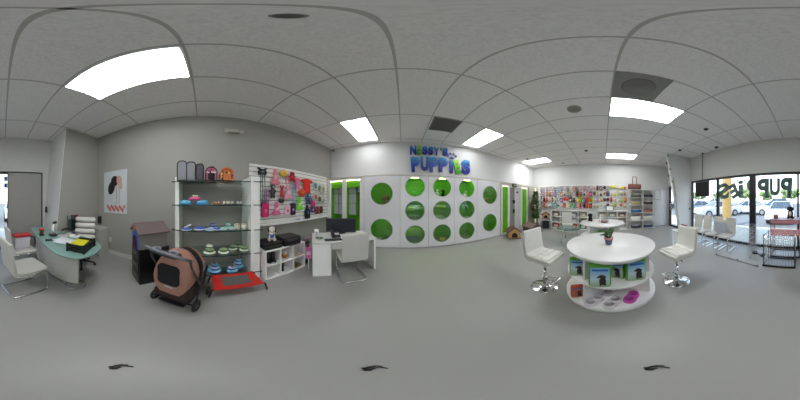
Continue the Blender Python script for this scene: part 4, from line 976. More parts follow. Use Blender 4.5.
# ---------------------------------------------------------------- slatwalls
SLAT = mat('#ecebe7', .4); GRV = mat('#9b9994', .6)
def slatwall(name, label, x0, x1, y0, y1, z0, z1, pitch, face):
    t = thing(name, label, 'slatwall', (0, 0, 0))
    a, b = (x0, x0 + .012) if face > 0 else (x1 - .012, x1)
    ob('backing', MB().b2((a, y0, z0), (b, y1, z1)), GRV, t)
    s = MB(); z = z0
    while z < z1 - .01:
        c, d = (x0 + .012, x1) if face > 0 else (x0, x1 - .012)
        s.b2((c, y0, z), (d, y1, min(z1, z + pitch * .8))); z += pitch
    ob('slats', s, SLAT, t)
    return t
t = slatwall('slatwall', 'white slatwall of pet clothes and bags on the grey wall', XL + .002, XL + .032, .9, 3.48, .92, 2.17, .10, 1)
ob('ledge', MB().b2((XL + .033, .9, .88), (XL + .11, 3.48, .915)), WHITE, t)
t = slatwall('slatwall', 'white slatwall crowded with leashes and toys on the far wall', XR - .034, XR - .002, -1.22, 3.42, .93, 2.19, .10, -1)
# garments and goods. local frame: hangs on wall, front faces local -y, width x, origin at hook
def hook(t, y=.04): ob('hook', MB().tube([(0, y, .012), (0, -.02, .006), (0, -.035, .02)], .003, 6), CHROME, t)
def garment(b, w, h, kind='shirt'):
    if kind == 'shirt': p = [(-.14, 0), (-.05, -.0), (0, -.04), (.05, 0), (.14, 0), (.5, -.1), (.42, -.3), (.28, -.22), (.3, -1), (-.3, -1), (-.28, -.22), (-.42, -.3), (-.5, -.1)]
    elif kind == 'dress': p = [(-.15, 0), (.15, 0), (.2, -.3), (.14, -.42), (.5, -.95), (.25, -1), (0, -.96), (-.25, -1), (-.5, -.95), (-.14, -.42), (-.2, -.3)]
    elif kind == 'bag': p = [(a, b_ - .5) for a, b_ in rrect(.9, .98, .12, 4)]
    elif kind == 'bottle': p = [(-.15, 0), (.15, 0), (.17, -.2), (.5, -.4), (.5, -.95), (.4, -1), (-.4, -1), (-.5, -.95), (-.5, -.4), (-.17, -.2)]
    elif kind == 'harness': p = [(-.5, -.05), (-.3, 0), (-.1, -.15), (.1, -.15), (.3, 0), (.5, -.05), (.3, -.3), (.45, -.6), (.3, -1), (0, -.8), (-.3, -1), (-.45, -.6), (-.3, -.3)]
    b.prism([(x * w, z * h) for x, z in p], -.03, .01, 'xz'); return b
def hang(name, cat, label, y, z, side, w, h, kind, c, c2=None, group=None, xoff=0):
    X_ = (XL + .075) if side < 0 else (XR - .082)
    t = thing(name, label, cat, (X_, y, z), pi / 2 if side < 0 else -pi / 2, group)
    b = MB()
    if kind in ('shirt', 'dress', 'bag', 'bottle', 'harness'): ob('body', garment(b, w, h, kind), c, t, bev=.008)
    elif kind == 'leash':
        for k in (-1, 0, 1): b.tube(fillet([(k * w * .35, 0, 0), (k * w * .45, -.01, -h * .5), (k * w * .3, 0, -h)], .1), .009, 6)
        b.tube([(w * .3 * cos(a), -.01, -h * .93 + w * .4 * sin(a)) for a in [2 * pi * k / 12 for k in range(12)]], .009, 6, closed=True); ob('strap', b, c, t)
    elif kind == 'collar':
        b.tube([(w * .5 * cos(a), -.005, -h * .5 + h * .5 * sin(a)) for a in [2 * pi * k / 20 for k in range(20)]], .012, 6, closed=True); ob('band', b, c, t)
        ob('buckle', MB().box((0, -.012, -h), (.03, .02, .025)), c2 or CHROME, t)
    elif kind == 'pack':
        ob('card', MB().prism([(x_, z_ - h / 2) for x_, z_ in rrect(w, h, .01, 3)], -.004, .004, 'xz'), c2 or OFF, t)
        ob('toy', MB().ell((0, -.02, -h * .58), (w * .36, .022, h * .30), 12), c, t)
    elif kind == 'plush':
        b.ell((0, -.005, -h * .58), (w * .36, .04, h * .32), 12).ell((0, -.01, -h * .22), (w * .3, .036, h * .2), 12)
        for s in (-1, 1): b.ell((s * w * .33, 0, -h * .5), (w * .17, .022, h * .1), 8).ell((s * w * .2, 0, -h * .9), (w * .14, .026, h * .12), 8).ell((s * w * .2, 0, -h * .08), (w * .1, .016, h * .07), 8)
        ob('body', b, c, t)
    elif kind == 'ball':
        b.ell((0, -.005, -h * .5), (w * .5, .045, h * .5), 14); ob('ball', b, c, t)
    if c2 and kind in ('shirt', 'dress', 'bag', 'bottle', 'harness'): ob('motif', MB().ell((0, -.032, -h * .55), (w * .17, .006, h * .13), 10), c2, t)
    if c2 and kind in ('plush', 'ball'): ob('face_patch', MB().ell((0, -.042, -h * (.22 if kind == 'plush' else .5)), (w * .14, .01, h * .09), 10), c2, t)
    hook(t); return t
def lw(px, py): # left slatwall spot
    y = 2.33 * tan(radians((px - 203) * .45)); d = sqrt(y * y + 2.33 ** 2); return y, 1.42 + d * tan(radians((200 - py) * .45)), d
M_ = lambda c, r=.7: mat(c, r, var=.18, vscale=25)
LW = [('harness', 'pet accessory', 'black bow harness at the upper end of the garment slatwall', 262, 168, 9, 7, 'harness', '#1a1a1c', '#777777'),
 ('leash', 'leash', 'grey green leash bundle under the black bow harness', 262.5, 174, 4.5, 30, 'leash', '#5c6b66', None),
 ('pet_dress', 'pet clothing', 'dusty pink pet dress in the top row of the garment slatwall', 275, 169, 7.5, 15, 'dress', '#d8808c', '#eab4ba'),
 ('duck_toy', 'pet toy', 'yellow and orange duck toy in the top row', 283.5, 170, 6, 7, 'ball', '#dcb43c', '#b8601c'),
 ('hat', 'pet clothing', 'red and black bow hat in the top row', 292, 172, 6, 9, 'plush', '#b8202c', '#181014'),
 ('pet_vest', 'pet clothing', 'small pink pet vest beside the big red sweater', 297, 178, 5, 10, 'shirt', '#d86a8c', None),
 ('pet_sweater', 'pet clothing', 'big bright red pet sweater', 306.5, 179, 9, 13, 'shirt', '#d82018', None),
 ('feather_boa', 'pet accessory', 'black and grey fluffy toy below the pink dress', 272.5, 184, 6, 13, 'plush', '#3a3634', '#a8a49c'),
 ('tag_string', 'pet accessory', 'narrow red ribbon strip in the slatwall middle', 281.5, 185, 3, 12, 'harness', '#b83038', None),
 ('tutu', 'pet clothing', 'pale pink ruffled pet skirt in the slatwall middle', 288, 185, 8, 13, 'dress', '#e29cae', '#f0ccd4'),
 ('flower_collar', 'pet accessory', 'orange flower ornament under the red sweater', 301.5, 189, 6, 7, 'ball', '#e0552a', '#f0a060'),
 ('carry_pouch', 'bag', 'hot pink pouch at the bottom end, next to the upright', 265, 203, 6.5, 13, 'bag', '#e0307c', '#f090b8'),
 ('carry_pouch', 'bag', 'pale pink ruffled pouch, second along the bottom row', 276, 202, 8, 12, 'dress', '#e878a8', '#f4bcd4'),
 ('leash', 'leash', 'purple leash bundle above the hot pink pouch', 266.5, 189, 4.5, 14, 'leash', '#9a6c9c', None),
 ('cap', 'pet clothing', 'small dark cap above the pale pink pouch', 281, 198, 5, 4.5, 'ball', '#2c3436', None),
 ('bandana', 'pet clothing', 'white and pink polka bandana in the bottom row', 287, 205, 5, 9, 'bag', '#e8b8c8', '#c83c6c'),
 ('oval_toy', 'pet toy', 'purple and black oval toy package in the bottom row', 292.5, 203, 4.5, 11, 'bag', '#3c1c3c', '#c890c8'),
 ('lime_shirt', 'pet clothing', 'lime green pet dress in the slatwall', 299, 197, 6.5, 12, 'dress', '#7cd048', '#b8f080'),
 ('plush_monkey', 'plush toy', 'blue grey plush toy below the orange flower', 308.5, 193, 6.5, 10, 'plush', '#4c6080', '#c0c8d4'),
 ('thermos', 'bottle', 'black bottle with blue band in the bottom row', 307, 205, 4, 12.5, 'bottle', '#16181c', '#3c6cb0'),
 ('heart_toy', 'pet toy', 'pink heart toy above the purple and white pouch', 313, 200, 3.5, 6, 'ball', '#d8407c', None),
 ('plush_fox', 'plush toy', 'dark red plush toy in the bottom row', 317, 206, 4, 7, 'plush', '#8c3030', '#503030'),
 ('plush_bear', 'plush toy', 'dark brown plush toy at the bottom end by the corner', 321, 206, 3.5, 6.5, 'plush', '#54301c', None),
 ('purple_pouch', 'bag', 'purple and white pouch beside the black bottle', 312.5, 206, 3.5, 6, 'bag', '#5c3c70', '#e0d8e8'),
 ('teal_pack', 'pet accessory', 'teal blue hanging pack in the upper corner part', 315, 180, 3.5, 9, 'pack', '#5c98a4', None),
 ('green_pack', 'pet accessory', 'olive green hanging pack beside the teal one', 319, 183, 3, 8, 'pack', '#7c9060', None),
 ('beige_pack', 'pet accessory', 'beige hanging pack by the room corner', 323, 184, 2.6, 8, 'pack', '#b4a080', None),
 ('coral_pack', 'pet accessory', 'coral hanging pack under the teal one', 315.5, 192, 3, 7.5, 'pack', '#cc6c5c', None),
 ('olive_pack', 'pet accessory', 'dark olive hanging pack beside the coral one', 319, 194, 3, 8, 'pack', '#5c5c34', None),
 ('white_pack', 'pet accessory', 'whitish hanging pack, lower of the two by the corner', 323, 195, 2.6, 8, 'pack', '#b8bcb8', None),
 ('blue_leash', 'leash', 'thin pale blue leash beside the pink vest', 293.5, 184, 2.5, 22, 'leash', '#6c9cc0', None),
 ('pink_leash', 'leash', 'pink collar loop between the duck toy and red hat', 287, 176, 3, 7, 'collar', '#e06c94', None)]
for nm, cat, lab, px, py, wp, hp, kind, c, c2 in LW:
    y, z, d = lw(px, py); k = radians(.45)
    foreshort = 2.33 / d
    w = wp * k * d / foreshort * 1.2; h = hp * k * d * 1.1
    hang(nm, cat, lab, y, z, -1, w, h, kind, M_(c), M_(c2) if c2 else None, 'goods on the garment slatwall')
t = thing('bow', 'white and blue bow resting on the slatwall ledge', 'pet accessory', (XL + .085, lw(297.5, 217)[0], .915)); 
ob('loop', MB().ell((0, -.05, .03), (.02, .05, .03), 10).ell((0, .05, .03), (.02, .05, .03), 10), M_('#c8ccdc'), t); ob('knot', MB().ell((.005, 0, .03), (.022, .02, .02), 8), M_('#3c4c90'), t)
# far slatwall goods : rows x columns
CN = {'#c86a28': 'orange', '#7a5c90': 'purple', '#4c5c84': 'blue', '#8c3c58': 'maroon', '#b8b4b0': 'pale grey', '#c8884c': 'tan', '#3c3436': 'black', '#9cb4c8': 'light blue', '#d04030': 'red', '#d8c83c': 'yellow',
      '#90b82c': 'lime green', '#3c9890': 'teal', '#d880a0': 'pink', '#6c4c38': 'brown', '#d8d4cc': 'white', '#c4b490': 'beige'}
inv = {v: k for k, v in CN.items()}
rowsF = [
 ['purple leash', 'pale grey leash', 'maroon leash', 'pale grey leash', 'beige collar', 'blue leash', 'light blue leash', 'purple leash', 'pale grey collar', 'black leash', 'beige collar', 'orange leash', 'black leash', 'orange leash', 'maroon leash', 'purple leash', 'red collar', 'pale grey pack', 'brown plush', 'beige pack', 'black ball', 'pale grey pack', 'yellow ball', 'yellow ball', 'beige pack', 'yellow ball', 'orange pack'],
 ['blue leash', 'pink leash', 'light blue pack', 'tan plush', 'white pack', 'blue leash', 'light blue collar', 'white pack', 'purple pack', 'beige plush', 'black leash', 'pink collar', 'black plush', 'orange plush', 'blue pack', 'red leash', 'pink pack', 'brown ball', 'beige plush', 'black pack', 'tan ball', 'blue pack', 'beige pack', 'yellow pack', 'lime green pack', 'beige ball', 'orange pack'],
 ['blue leash', 'brown plush', 'red plush', 'pale grey pack', 'tan plush', 'light blue pack', 'teal collar', 'pink pack', 'red ball', 'red ball', 'pale grey pack', 'black plush', 'yellow plush', 'lime green plush', 'teal pack', 'red plush', 'red pack', 'beige pack', 'pink pack', 'tan pack', 'brown ball', 'black ball', 'red plush', 'beige pack', 'white pack', 'lime green pack', 'tan pack'],
 ['black leash', 'maroon pack', 'beige pack', 'white pack', 'light blue pack', 'pale grey pack', 'blue pack', 'white pack', 'red pack', 'white pack', 'lime green plush', 'teal plush', 'yellow pack', 'maroon plush', 'black plush', 'red plush', 'orange pack', 'pale grey pack', 'beige pack', 'white ball', 'light blue pack', 'black ball', 'beige pack', 'lime green ball', 'white pack', 'orange ball', 'beige pack'],
]
rn = ['top', 'second', 'third', 'lowest']
kname = {'leash': ('leash', 'leash'), 'collar': ('collar', 'collar'), 'pack': ('toy_pack', 'pet toy'), 'plush': ('plush_toy', 'plush toy'), 'ball': ('ball_toy', 'pet toy')}
allF = []
for r, row in enumerate(rowsF):
    for c_, it in enumerate(row):
        cn, kd = it.rsplit(' ', 1); allF.append((r, c_, cn, kd))
lab_used = {}
def word(kd): return {'leash': 'leash', 'collar': 'collar', 'pack': 'toy pack', 'plush': 'plush toy', 'ball': 'ball toy'}[kd]
def fl(r, c_, cn, kd):
    row = rowsF[r]
    same = [i for i, it in enumerate(row) if it == cn + ' ' + kd]
    base = '%s %s in the %s row of the far slatwall' % (cn, word(kd), rn[r])
    if len(same) == 1: return base
    lft = row[c_ - 1] if c_ else None
    def sh(it): a, b = it.rsplit(' ', 1); return '%s %s' % (a, b)
    cands = []
    base = '%s %s, %s row of far slatwall' % (cn, word(kd), rn[r])
    if lft: cands.append((base + ', after a ' + sh(lft), [i for i in same if i and row[i - 1] == lft]))
    else: cands.append((base + ', at the plant end', [c_]))
    if c_ + 1 < len(row): cands.append((base + ', before a ' + sh(row[c_ + 1]), [i for i in same if i + 1 < len(row) and row[i + 1] == row[c_ + 1]]))
    else: cands.append((base + ', at the suitcase end', [c_]))
    for l, q in cands:
        if len(q) == 1: return l
    return cands[0][0]
NC = len(rowsF[0])
for (r, c_, cn, kd) in allF:
    y = 3.36 - (c_ + .5) * (4.52 / NC) + random.uniform(-.015, .015); z = 2.13 - r * .29 + random.uniform(-.02, .02)
    w = {'leash': .13, 'collar': .15, 'pack': .155, 'plush': .165, 'ball': .15}[kd] * random.uniform(.9, 1.1)
    h = {'leash': .27, 'collar': .20, 'pack': .25, 'plush': .27, 'ball': .17}[kd] * random.uniform(.9, 1.05)
    nm, cat = kname[kd]
    hang(nm, cat, fl(r, c_, cn, kd), y, z, 1, w, h, kd, M_(inv[cn]), M_(random.choice(list(CN))) if kd in ('pack',) and random.random() < .5 else None, 'goods hanging on the far slatwall')
# ---------------------------------------------------------------- far cubbies
# front faces -x : local -y -> world -x means rz=-90 ; local x -> world -y
def far_cubby(label, y_left, w, nx, items):
    t = cubby('cubby_shelf', label, (5.90, y_left, 0), -pi / 2, w, .91, .30, nx, 3, mat('#f2f2ec', .4), .03, 'low cubby shelves under the far slatwall')
    for (i, j, nm, cat, lab, c, ww, hh) in items:
        cw = (w - .03) / nx; y = y_left - .03 - i * cw - (cw - .03) / 2; z = .031 + j * (.88 / 3)
        m = MB().box((0, 0, hh / 2), (.14, ww, hh))
        q = thing(nm, lab, cat, (6.02, y, z)); ob('box', m, M_(c), q, bev=.006)
        ob('label_patch', MB().b2((-.0735, -ww * .3, hh * .2), (-.0705, ww * .3, hh * .75)), M_('#d8d4c8'), q)
far_cubby('white low cubby shelf under the far slatwall, plant side', 2.55, 1.85, 4, [
 (0, 2, 'goods_box', 'box', 'brown box in the top cubby next to the plant', '#7c6a58', .3, .2), (1, 2, 'goods_box', 'box', 'blue-grey box, second top cubby on the plant side', '#7a8098', .36, .18), (2, 2, 'goods_box', 'box', 'grey-blue wide box, third top cubby on the plant side', '#84889c', .34, .17), (3, 2, 'goods_box', 'box', 'beige box in the top cubby next to the round displays', '#b4a890', .3, .2),
 (0, 1, 'goods_box', 'box', 'dark flat box in the middle cubby next to the plant', '#4c4c4c', .34, .07), (1, 1, 'goods_box', 'box', 'black box in the second middle cubby on the plant side', '#2c2c30', .2, .16), (3, 1, 'goods_box', 'box', 'dark flat pack in the last middle cubby on the plant side', '#54504c', .36, .08), (2, 1, 'goods_box', 'box', 'white pack in the third middle cubby on the plant side', '#d8d8d8', .3, .18),
 (0, 0, 'food_box', 'box', 'brick red box in the bottom cubby next to the plant', '#b85838', .3, .2), (1, 0, 'food_box', 'box', 'pale green box in the second bottom cubby', '#a0b884', .3, .2), (2, 0, 'food_box', 'box', 'orange box in the third bottom cubby', '#d8703c', .28, .2), (3, 0, 'food_box', 'box', 'dark green box in the last bottom cubby', '#2c7058', .3, .2)])
far_cubby('white low cubby shelf under the far slatwall, suitcase side', .28, 1.42, 3, [
 (0, 2, 'goods_box', 'box', 'beige box in the top cubby behind the far display', '#a89c8c', .3, .18), (1, 2, 'goods_box', 'box', 'grey box in the middle top cubby, suitcase side', '#8c8c8c', .34, .18), (2, 2, 'goods_box', 'box', 'brown-red box in the top cubby next to the pet beds', '#7c5450', .3, .16),
 (1, 1, 'goods_box', 'box', 'pale box in the middle cubby, suitcase side', '#c4c4bc', .3, .2), (2, 1, 'goods_box', 'box', 'tan box in the middle cubby next to the pet beds', '#a08c74', .28, .2), (0, 1, 'goods_box', 'box', 'grey-green box in a middle cubby behind the far display', '#78847c', .3, .18)])
t = thing('picture_card', 'white dark-framed card on top of the suitcase side cubby', 'card', (6.0, -.32, .91), 0)
ob('frame', MB().box((0, 0, .12), (.02, .36, .24), ry=.1), mat('#3c3c4c', .5), t); ob('card', MB().box((-.012, 0, .12), (.004, .30, .19), ry=.1), WHITE, t)
t = puppy(6.0, .45, .0, 1.2, FUR_B, 'black plush dog on the floor between the two cubby shelves', radians(-90))
# tall shelves with pet beds
gray = mat('#d8d7d2', .5)
for k, (y0, lab) in enumerate(((-1.26, 'grey tall shelf of pet beds beside the far slatwall'), (-1.885, 'grey tall shelf of pet beds beside the white door'))):
    t = thing('tall_shelf', lab, 'shelving unit', (5.95, y0, 0), 0, 'tall pet bed shelves')
    ob('post', MB().b2((-.17, -.02, 0), (-.14, 0, 1.92)).b2((.27, -.02, 0), (.299, 0, 1.92)), gray, t); ob('post', MB().b2((-.17, -.62, 0), (-.14, -.60, 1.92)).b2((.27, -.62, 0), (.299, -.60, 1.92)), gray, t); ob('back', MB().b2((.3, -.62, 0), (.305, 0, 1.92)), mat('#d4d3cf', .5), t)
    for z in (.03, .42, .80, 1.18, 1.54, 1.90): ob('shelf', MB().b2((-.17, -.599, z), (.3, -.021, z + .02)), gray, t)
cl_ = [['#55554a', '#a09868', '#3c6ca0', '#eeeae2', '#4c4c54'], ['#34343a', '#3a3432', '#a87460', '#ece8dc', '#3c4a68']]
dn = [['dark', 'olive yellow', 'bright blue', 'white', 'dark grey'], ['black', 'black-brown', 'reddish brown', 'cream', 'navy']]
for k in range(2):
    for j, z in enumerate((1.56, 1.20, .82, .44, .05)):
        if j == 0 and k == 0: pass
        y = (-1.57, -2.195)[k]
        t = thing('pet_bed', '%s pet bed on the %s shelf %s' % (dn[k][j], ['top', 'second', 'third', 'fourth', 'bottom'][j], ['beside the far slatwall', 'beside the white door'][k]), 'pet bed', (5.98, y, z + .003), 0, 'pet beds on the tall shelves')
        hh = .13 if j != 3 else .2
        ob('bolster', MB().loft([[(p[0] * s, p[1] * s, zz) for p in rrect(.34, .52, .15, 6)] for zz, s in ((0, .92), (hh * .4, 1), (hh * .85, .95), (hh, .82))]), mat(cl_[k][j], .9, bump=.3), t)
        ob('cushion', MB().ell((0, 0, hh), (.12, .2, .035), 14), mat(['#dcd8d0', '#a89c90', '#e4dcd0', '#8a7a70', '#cac6d0'][(j + k) % 5], .9), t)
t = thing('suitcase_carrier', 'dark red wheeled pet suitcase with raised handle on the tall shelf', 'suitcase', (5.93, -1.50, 1.922)); ob('case', MB().b2((-.1, -.31, .02), (.12, .31, .26)), M_('#6c3834'), t, bev=.03)
ob('pocket', MB().b2((-.115, -.22, .05), (-.1, .22, .2)), M_('#7c4a40'), t, bev=.01); ob('handle', MB().tube(fillet([(0, -.1, .26), (0, -.1, .62), (0, .1, .62), (0, .1, .26)], .03), .018, 8), mat('#7a6c58', .4), t)
for s in (-1, 1): ob('wheel', MB().cyl((.0, s * .2, .02), (.03, s * .2, .02), .02), BLACK, t)
t = thing('notice_frame', 'thin grey framed notice on the white far door', 'notice', (XR - .053, -2.82, 1.70)); ob('frame', MB().b2((-.008, -.20, -.27), (0, .20, .27)), mat('#9c9ca2', .5), t); ob('sheet', MB().b2((-.011, -.175, -.245), (-.0085, .175, .245)), mat('#e4e4e8', .5), t)
# ---------------------------------------------------------------- doghouses, plant
def doghouse(loc, rz, label, w, d, h, cw, cr, ct):
    """door on the local -y gable face"""
    t = thing('doghouse', label, 'doghouse', loc, rz, None)
    e = h * .6; sec = [(-w / 2, .03), (w / 2, .03), (w / 2, e), (0, h * .95), (-w / 2, e)]
    ob('walls', MB().prism(sec, -d / 2, d / 2, 'xz'), cw, t)
    k = (h * .95 - e) / (w / 2); ov = .05
    rf = [(-w / 2 - ov, e - k * ov), (0, h * .95), (w / 2 + ov, e - k * ov), (w / 2 + ov, e - k * ov + .03), (0, h), (-w / 2 - ov, e - k * ov + .03)]
    ob('roof', MB().prism(rf, -d / 2 - .04, d / 2 + .04, 'xz'), cr, t)
    a = w * .24; hh = e * .9
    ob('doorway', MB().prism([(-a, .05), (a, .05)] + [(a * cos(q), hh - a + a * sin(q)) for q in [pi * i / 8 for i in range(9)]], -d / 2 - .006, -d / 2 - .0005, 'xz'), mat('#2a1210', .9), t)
    ob('base', MB().b2((-w / 2 - .02, -d / 2 - .02, 0), (w / 2 + .02, d / 2 + .02, .03)), ct, t)
    return t
doghouse((3.62, 3.08, 0), radians(-38), 'tan wooden doghouse with brown roof, in front of green alcove', .42, .5, .42, M_('#c8a068'), M_('#6a4440'), M_('#7c4c38'))
t = doghouse((4.82, 2.99, 0), radians(-22), 'grey fabric doghouse on the floor in front of the second green alcove', .58, .62, .40, M_('#5c5658'), M_('#7a625e'), M_('#4a4446'))
t = thing('pet_kennel', 'grey plastic kennel with dark opening under the small red doghouse', 'kennel', (5.62, 2.72, 0), radians(-62))
ob('shell', MB().prism([(-.24, 0), (.24, 0), (.26, .25), (.2, .5), (-.2, .5), (-.26, .25)], -.22, .22, 'xz'), M_('#8c9294'), t, bev=.04, seg=3)
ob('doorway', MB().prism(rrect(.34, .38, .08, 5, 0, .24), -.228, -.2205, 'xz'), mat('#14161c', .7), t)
t = doghouse((5.62, 2.72, .50), radians(-62), 'small cream and red doghouse standing on the grey kennel', .34, .3, .34, M_('#c8a888'), M_('#8c4c38'), M_('#a06048'))
# plant
t = thing('potted_tree', 'green leafy potted tree in the corner behind the doghouses', 'plant', (5.44, 3.18, 0))
ob('pot', MB().lathe([(0, 0), (.11, 0), (.15, .26), (.13, .26), (.12, .2), (0, .2)], n=24), M_('#4a4444'), t)
ob('trunk', MB().tube([(0, 0, .2), (.02, .01, .6), (-.01, 0, 1.0), (.01, 0, 1.4)], [.018, .015, .012, .008], 8).tube([(.01, 0, .5), (.06, -.06, .9), (.05, -.09, 1.2)], [.012, .01, .006], 6), M_('#5c4a38'), t)
lf = MB()
for k in range(1700):
    z = random.uniform(.5, 1.85); rr = .30 * (1 - abs(z - 1.1) / .95) ** .5 * random.uniform(.35, 1.1); a = random.uniform(0, 2 * pi)
    c = Vector((rr * cos(a), rr * sin(a) * .85, z)); l = .13; b_ = a + random.uniform(-.6, .6); dz = random.uniform(-.035, .03)
    u = Vector((cos(b_), sin(b_), dz * 10)).normalized() * l; n_ = Vector((-sin(b_), cos(b_), 0)) * .045
    lf.add([c - u * .5, c + n_, c + u * .5, c - n_], [(0, 1, 2, 3)])
ob('foliage', lf, mat('#4a8f3a', .5, var=.4, vscale=8), t)
# ---------------------------------------------------------------- window side: streamer, side table, crates, playpen
t = thing('paw_streamer', 'pale strip with paw prints running up the sloping partition edge', 'decoration', (XP, 0, 0))
ob('strip', MB().prism([(-2.97, .0), (-2.90, .0), (-2.60, 2.3), (-2.645, 2.3)], -.02, -.004, 'yz'), pattern('noise', ['#9fb0a0', '#c8c0a8', '#b8a890', '#8fa8b0', '#d0d0c8'], 9), t)
for k, (px, py) in enumerate(((668, 156), (666.8, 163.5), (670.2, 169.5), (668.6, 176), (672.5, 182))):
    y = -4.24 * tan(radians((px - 603) * .45)); z = 1.42 + sqrt(4.24 ** 2 + y * y) * tan(radians((200 - py) * .45))
    m = MB().ell((-.012, y, z), (.008, .035, .03), 10)
    for q in (-1, 0, 1): m.ell((-.012, y + q * .035, z + .05 - abs(q) * .012), (.008, .013, .018), 8)
    ob('paw_print', m, mat('#6c6864', .6), t)
t = thing('side_table', 'small white side table beside the first waiting chair', 'table', (3.02, -2.2, 0)); ob('table_top', MB().b2((-.2, -.3, .50), (.2, .25, .53)), WHITE, t, bev=.004)
for a in (-1, 1):
    for b_ in (-1, 1): ob('leg', MB().b2((a * .18 - .012, b_ * .24 - .032, 0), (a * .18 + .012, b_ * .24 - .008, .499)), WHITE, t)
t = thing('potted_flowers', 'dried rust-red flowers in a pot on the small white table', 'plant', (2.95, -2.14, .53)); ob('pot', MB().lathe([(0, 0), (.05, 0), (.07, .08), (.06, .08), (0, .06)], n=20), M_('#5c4038'), t)
m = MB()
for k in range(26): a = k * 2.4; r = .11 * sqrt(k / 26); m.ell((r * cos(a), r * sin(a), .13 + .03 * cos(k)), (.03, .03, .022), 8)
ob('flowers', m, mat('#a04830', .8, var=.4), t)
def crate(loc, w, d, h, label, bar, tray, legs=0, extra=None):
    t = thing('dog_crate', label, 'pet crate', loc, 0, 'wire dog crates by the window'); m = MB(); n = 11
    for s in (-1, 1):
        for k in range(n + 1):
            x = -w / 2 + w * k / n; m.cyl((x, s * d / 2, .04), (x, s * d / 2, h), .0022, n=5)
            y = -d / 2 + d * k / n; m.cyl((s * w / 2, y, .04), (s * w / 2, y, h), .0022, n=5)
    for k in range(7):
        z = .06 + (h - .06) * k / 6; m.tube([(-w / 2, -d / 2, z), (w / 2, -d / 2, z), (w / 2, d / 2, z), (-w / 2, d / 2, z)], .004 if k in (0, 6) else .0025, 5, closed=True)
    ob('wire_sides', m, bar, t)
    ob('corner_post', MB().b2((-w / 2 - .006, -d / 2 - .006, 0), (-w / 2 + .006, -d / 2 + .006, h + .02)).b2((w / 2 - .006, -d / 2 - .006, 0), (w / 2 + .006, -d / 2 + .006, h + .02)).b2((-w / 2 - .006, d / 2 - .006, 0), (-w / 2 + .006, d / 2 + .006, h + .02)).b2((w / 2 - .006, d / 2 - .006, 0), (w / 2 + .006, d / 2 + .006, h + .02)), DARK, t)
    ob('tray_rim', MB().tube([(-w / 2 - .01, -d / 2 - .01, .03), (w / 2 + .01, -d / 2 - .01, .03), (w / 2 + .01, d / 2 + .01, .03), (-w / 2 - .01, d / 2 + .01, .03)], .02, 6, closed=True), BLACK, t)
    ob('tray_floor', MB().b2((-w / 2, -d / 2, .012), (w / 2, d / 2, .022)), tray, t)
    return t
crate((.46, -2.56, 0), .60, .38, .72, 'black-rimmed wire crate standing before the pink one', CHROME, mat('#8f949a', .3))
t = crate((.42, -3.10, 0), .66, .44, .95, 'taller wire crate with pink panels against the window', mat('#8c5a60', .5), mat('#a4a8ac', .3))
ob('pink_band', MB().b2((-.325, .226, .60), (.325, .232, .74)), mat('#e0a0a8', .5), t); ob('pink_band', MB().b2((-.325, .226, .88), (.325, .232, .94)), mat('#c88088', .5), t)
ob('inner_tray', MB().b2((-.32, -.215, .58), (.32, .215, .60)), mat('#c86a78', .5), t); ob('lid_tray', MB().b2((-.33, -.22, .95), (.33, .22, .965)), mat('#c8b0b0', .5), t)
t = puppy(.30, -3.05, .966, 1.0, FUR_B, 'black and white plush dog on top of pink crate', radians(180)); ob('chest_patch', MB().ell((0, -.075, .13), (.04, .03, .06), 10), FUR_W, t)
t = thing('food_tin', 'small reddish brown pet basket on the pink crate corner', 'basket', (.66, -3.05, .966)); ob('basket', MB().lathe([(0, 0), (.05, 0), (.07, .08), (.06, .08), (0, .02)], n=16), M_('#8c6058'), t); ob('lining', MB().ell((0, 0, .08), (.055, .055, .03), 10), M_('#c8b8b0'), t)
t = thing('wire_playpen', 'white wire playpen panels standing between chairs and crates', 'playpen', (0, 0, 0))
P_ = [(1.70, -2.62), (1.62, -3.25), (1.25, -3.30), (1.22, -2.60), (.86, -2.50)]
for k in range(4):
    a, b_ = Vector(P_[k] + (0,)), Vector(P_[k + 1] + (0,)); m = MB(); n = 8
    for i in range(n + 1): q = a.lerp(b_, i / n); m.cyl((q.x, q.y, .01), (q.x, q.y, .74), .0028, n=5)
    for j in range(6): z = .02 + .72 * j / 5; m.cyl((a.x, a.y, z), (b_.x, b_.y, z), .003, n=5)
    ob('wire_panel', m, mat('#b8b8bc', .4), t)
t = thing('acrylic_panel', 'low clear fence rail lying on the floor before the playpen', 'fence', (0, 0, 0)); ob('bottom_rail', MB().tube([(1.95, -2.40, .012), (1.36, -2.40, .012), (.86, -2.30, .012)], .01, 6), mat('#9a9ca4', .4), t)
for q in ((1.95, -2.40), (1.36, -2.40), (.86, -2.30)): ob('foot', MB().cyl((q[0], q[1], .0), (q[0], q[1], .05), .014, n=10), mat('#6c6f78', .4), t)
t = thing('bone_bowl_stand', 'black double bowl stand on the floor beside crates', 'pet bowl', (.98, -2.42, 0), radians(-20))
t.location = (1.06, -2.92, 0)
ob('bar', MB().b2((-.12, -.02, .01), (.12, .02, .03)), BLACK, t)
for s in (-1, 1): ob('bowl', MB().lathe([(0, 0), (.06, 0), (.07, .045), (.06, .045), (0, .02)], (s * .12, 0, 0), 20), BLACK, t)
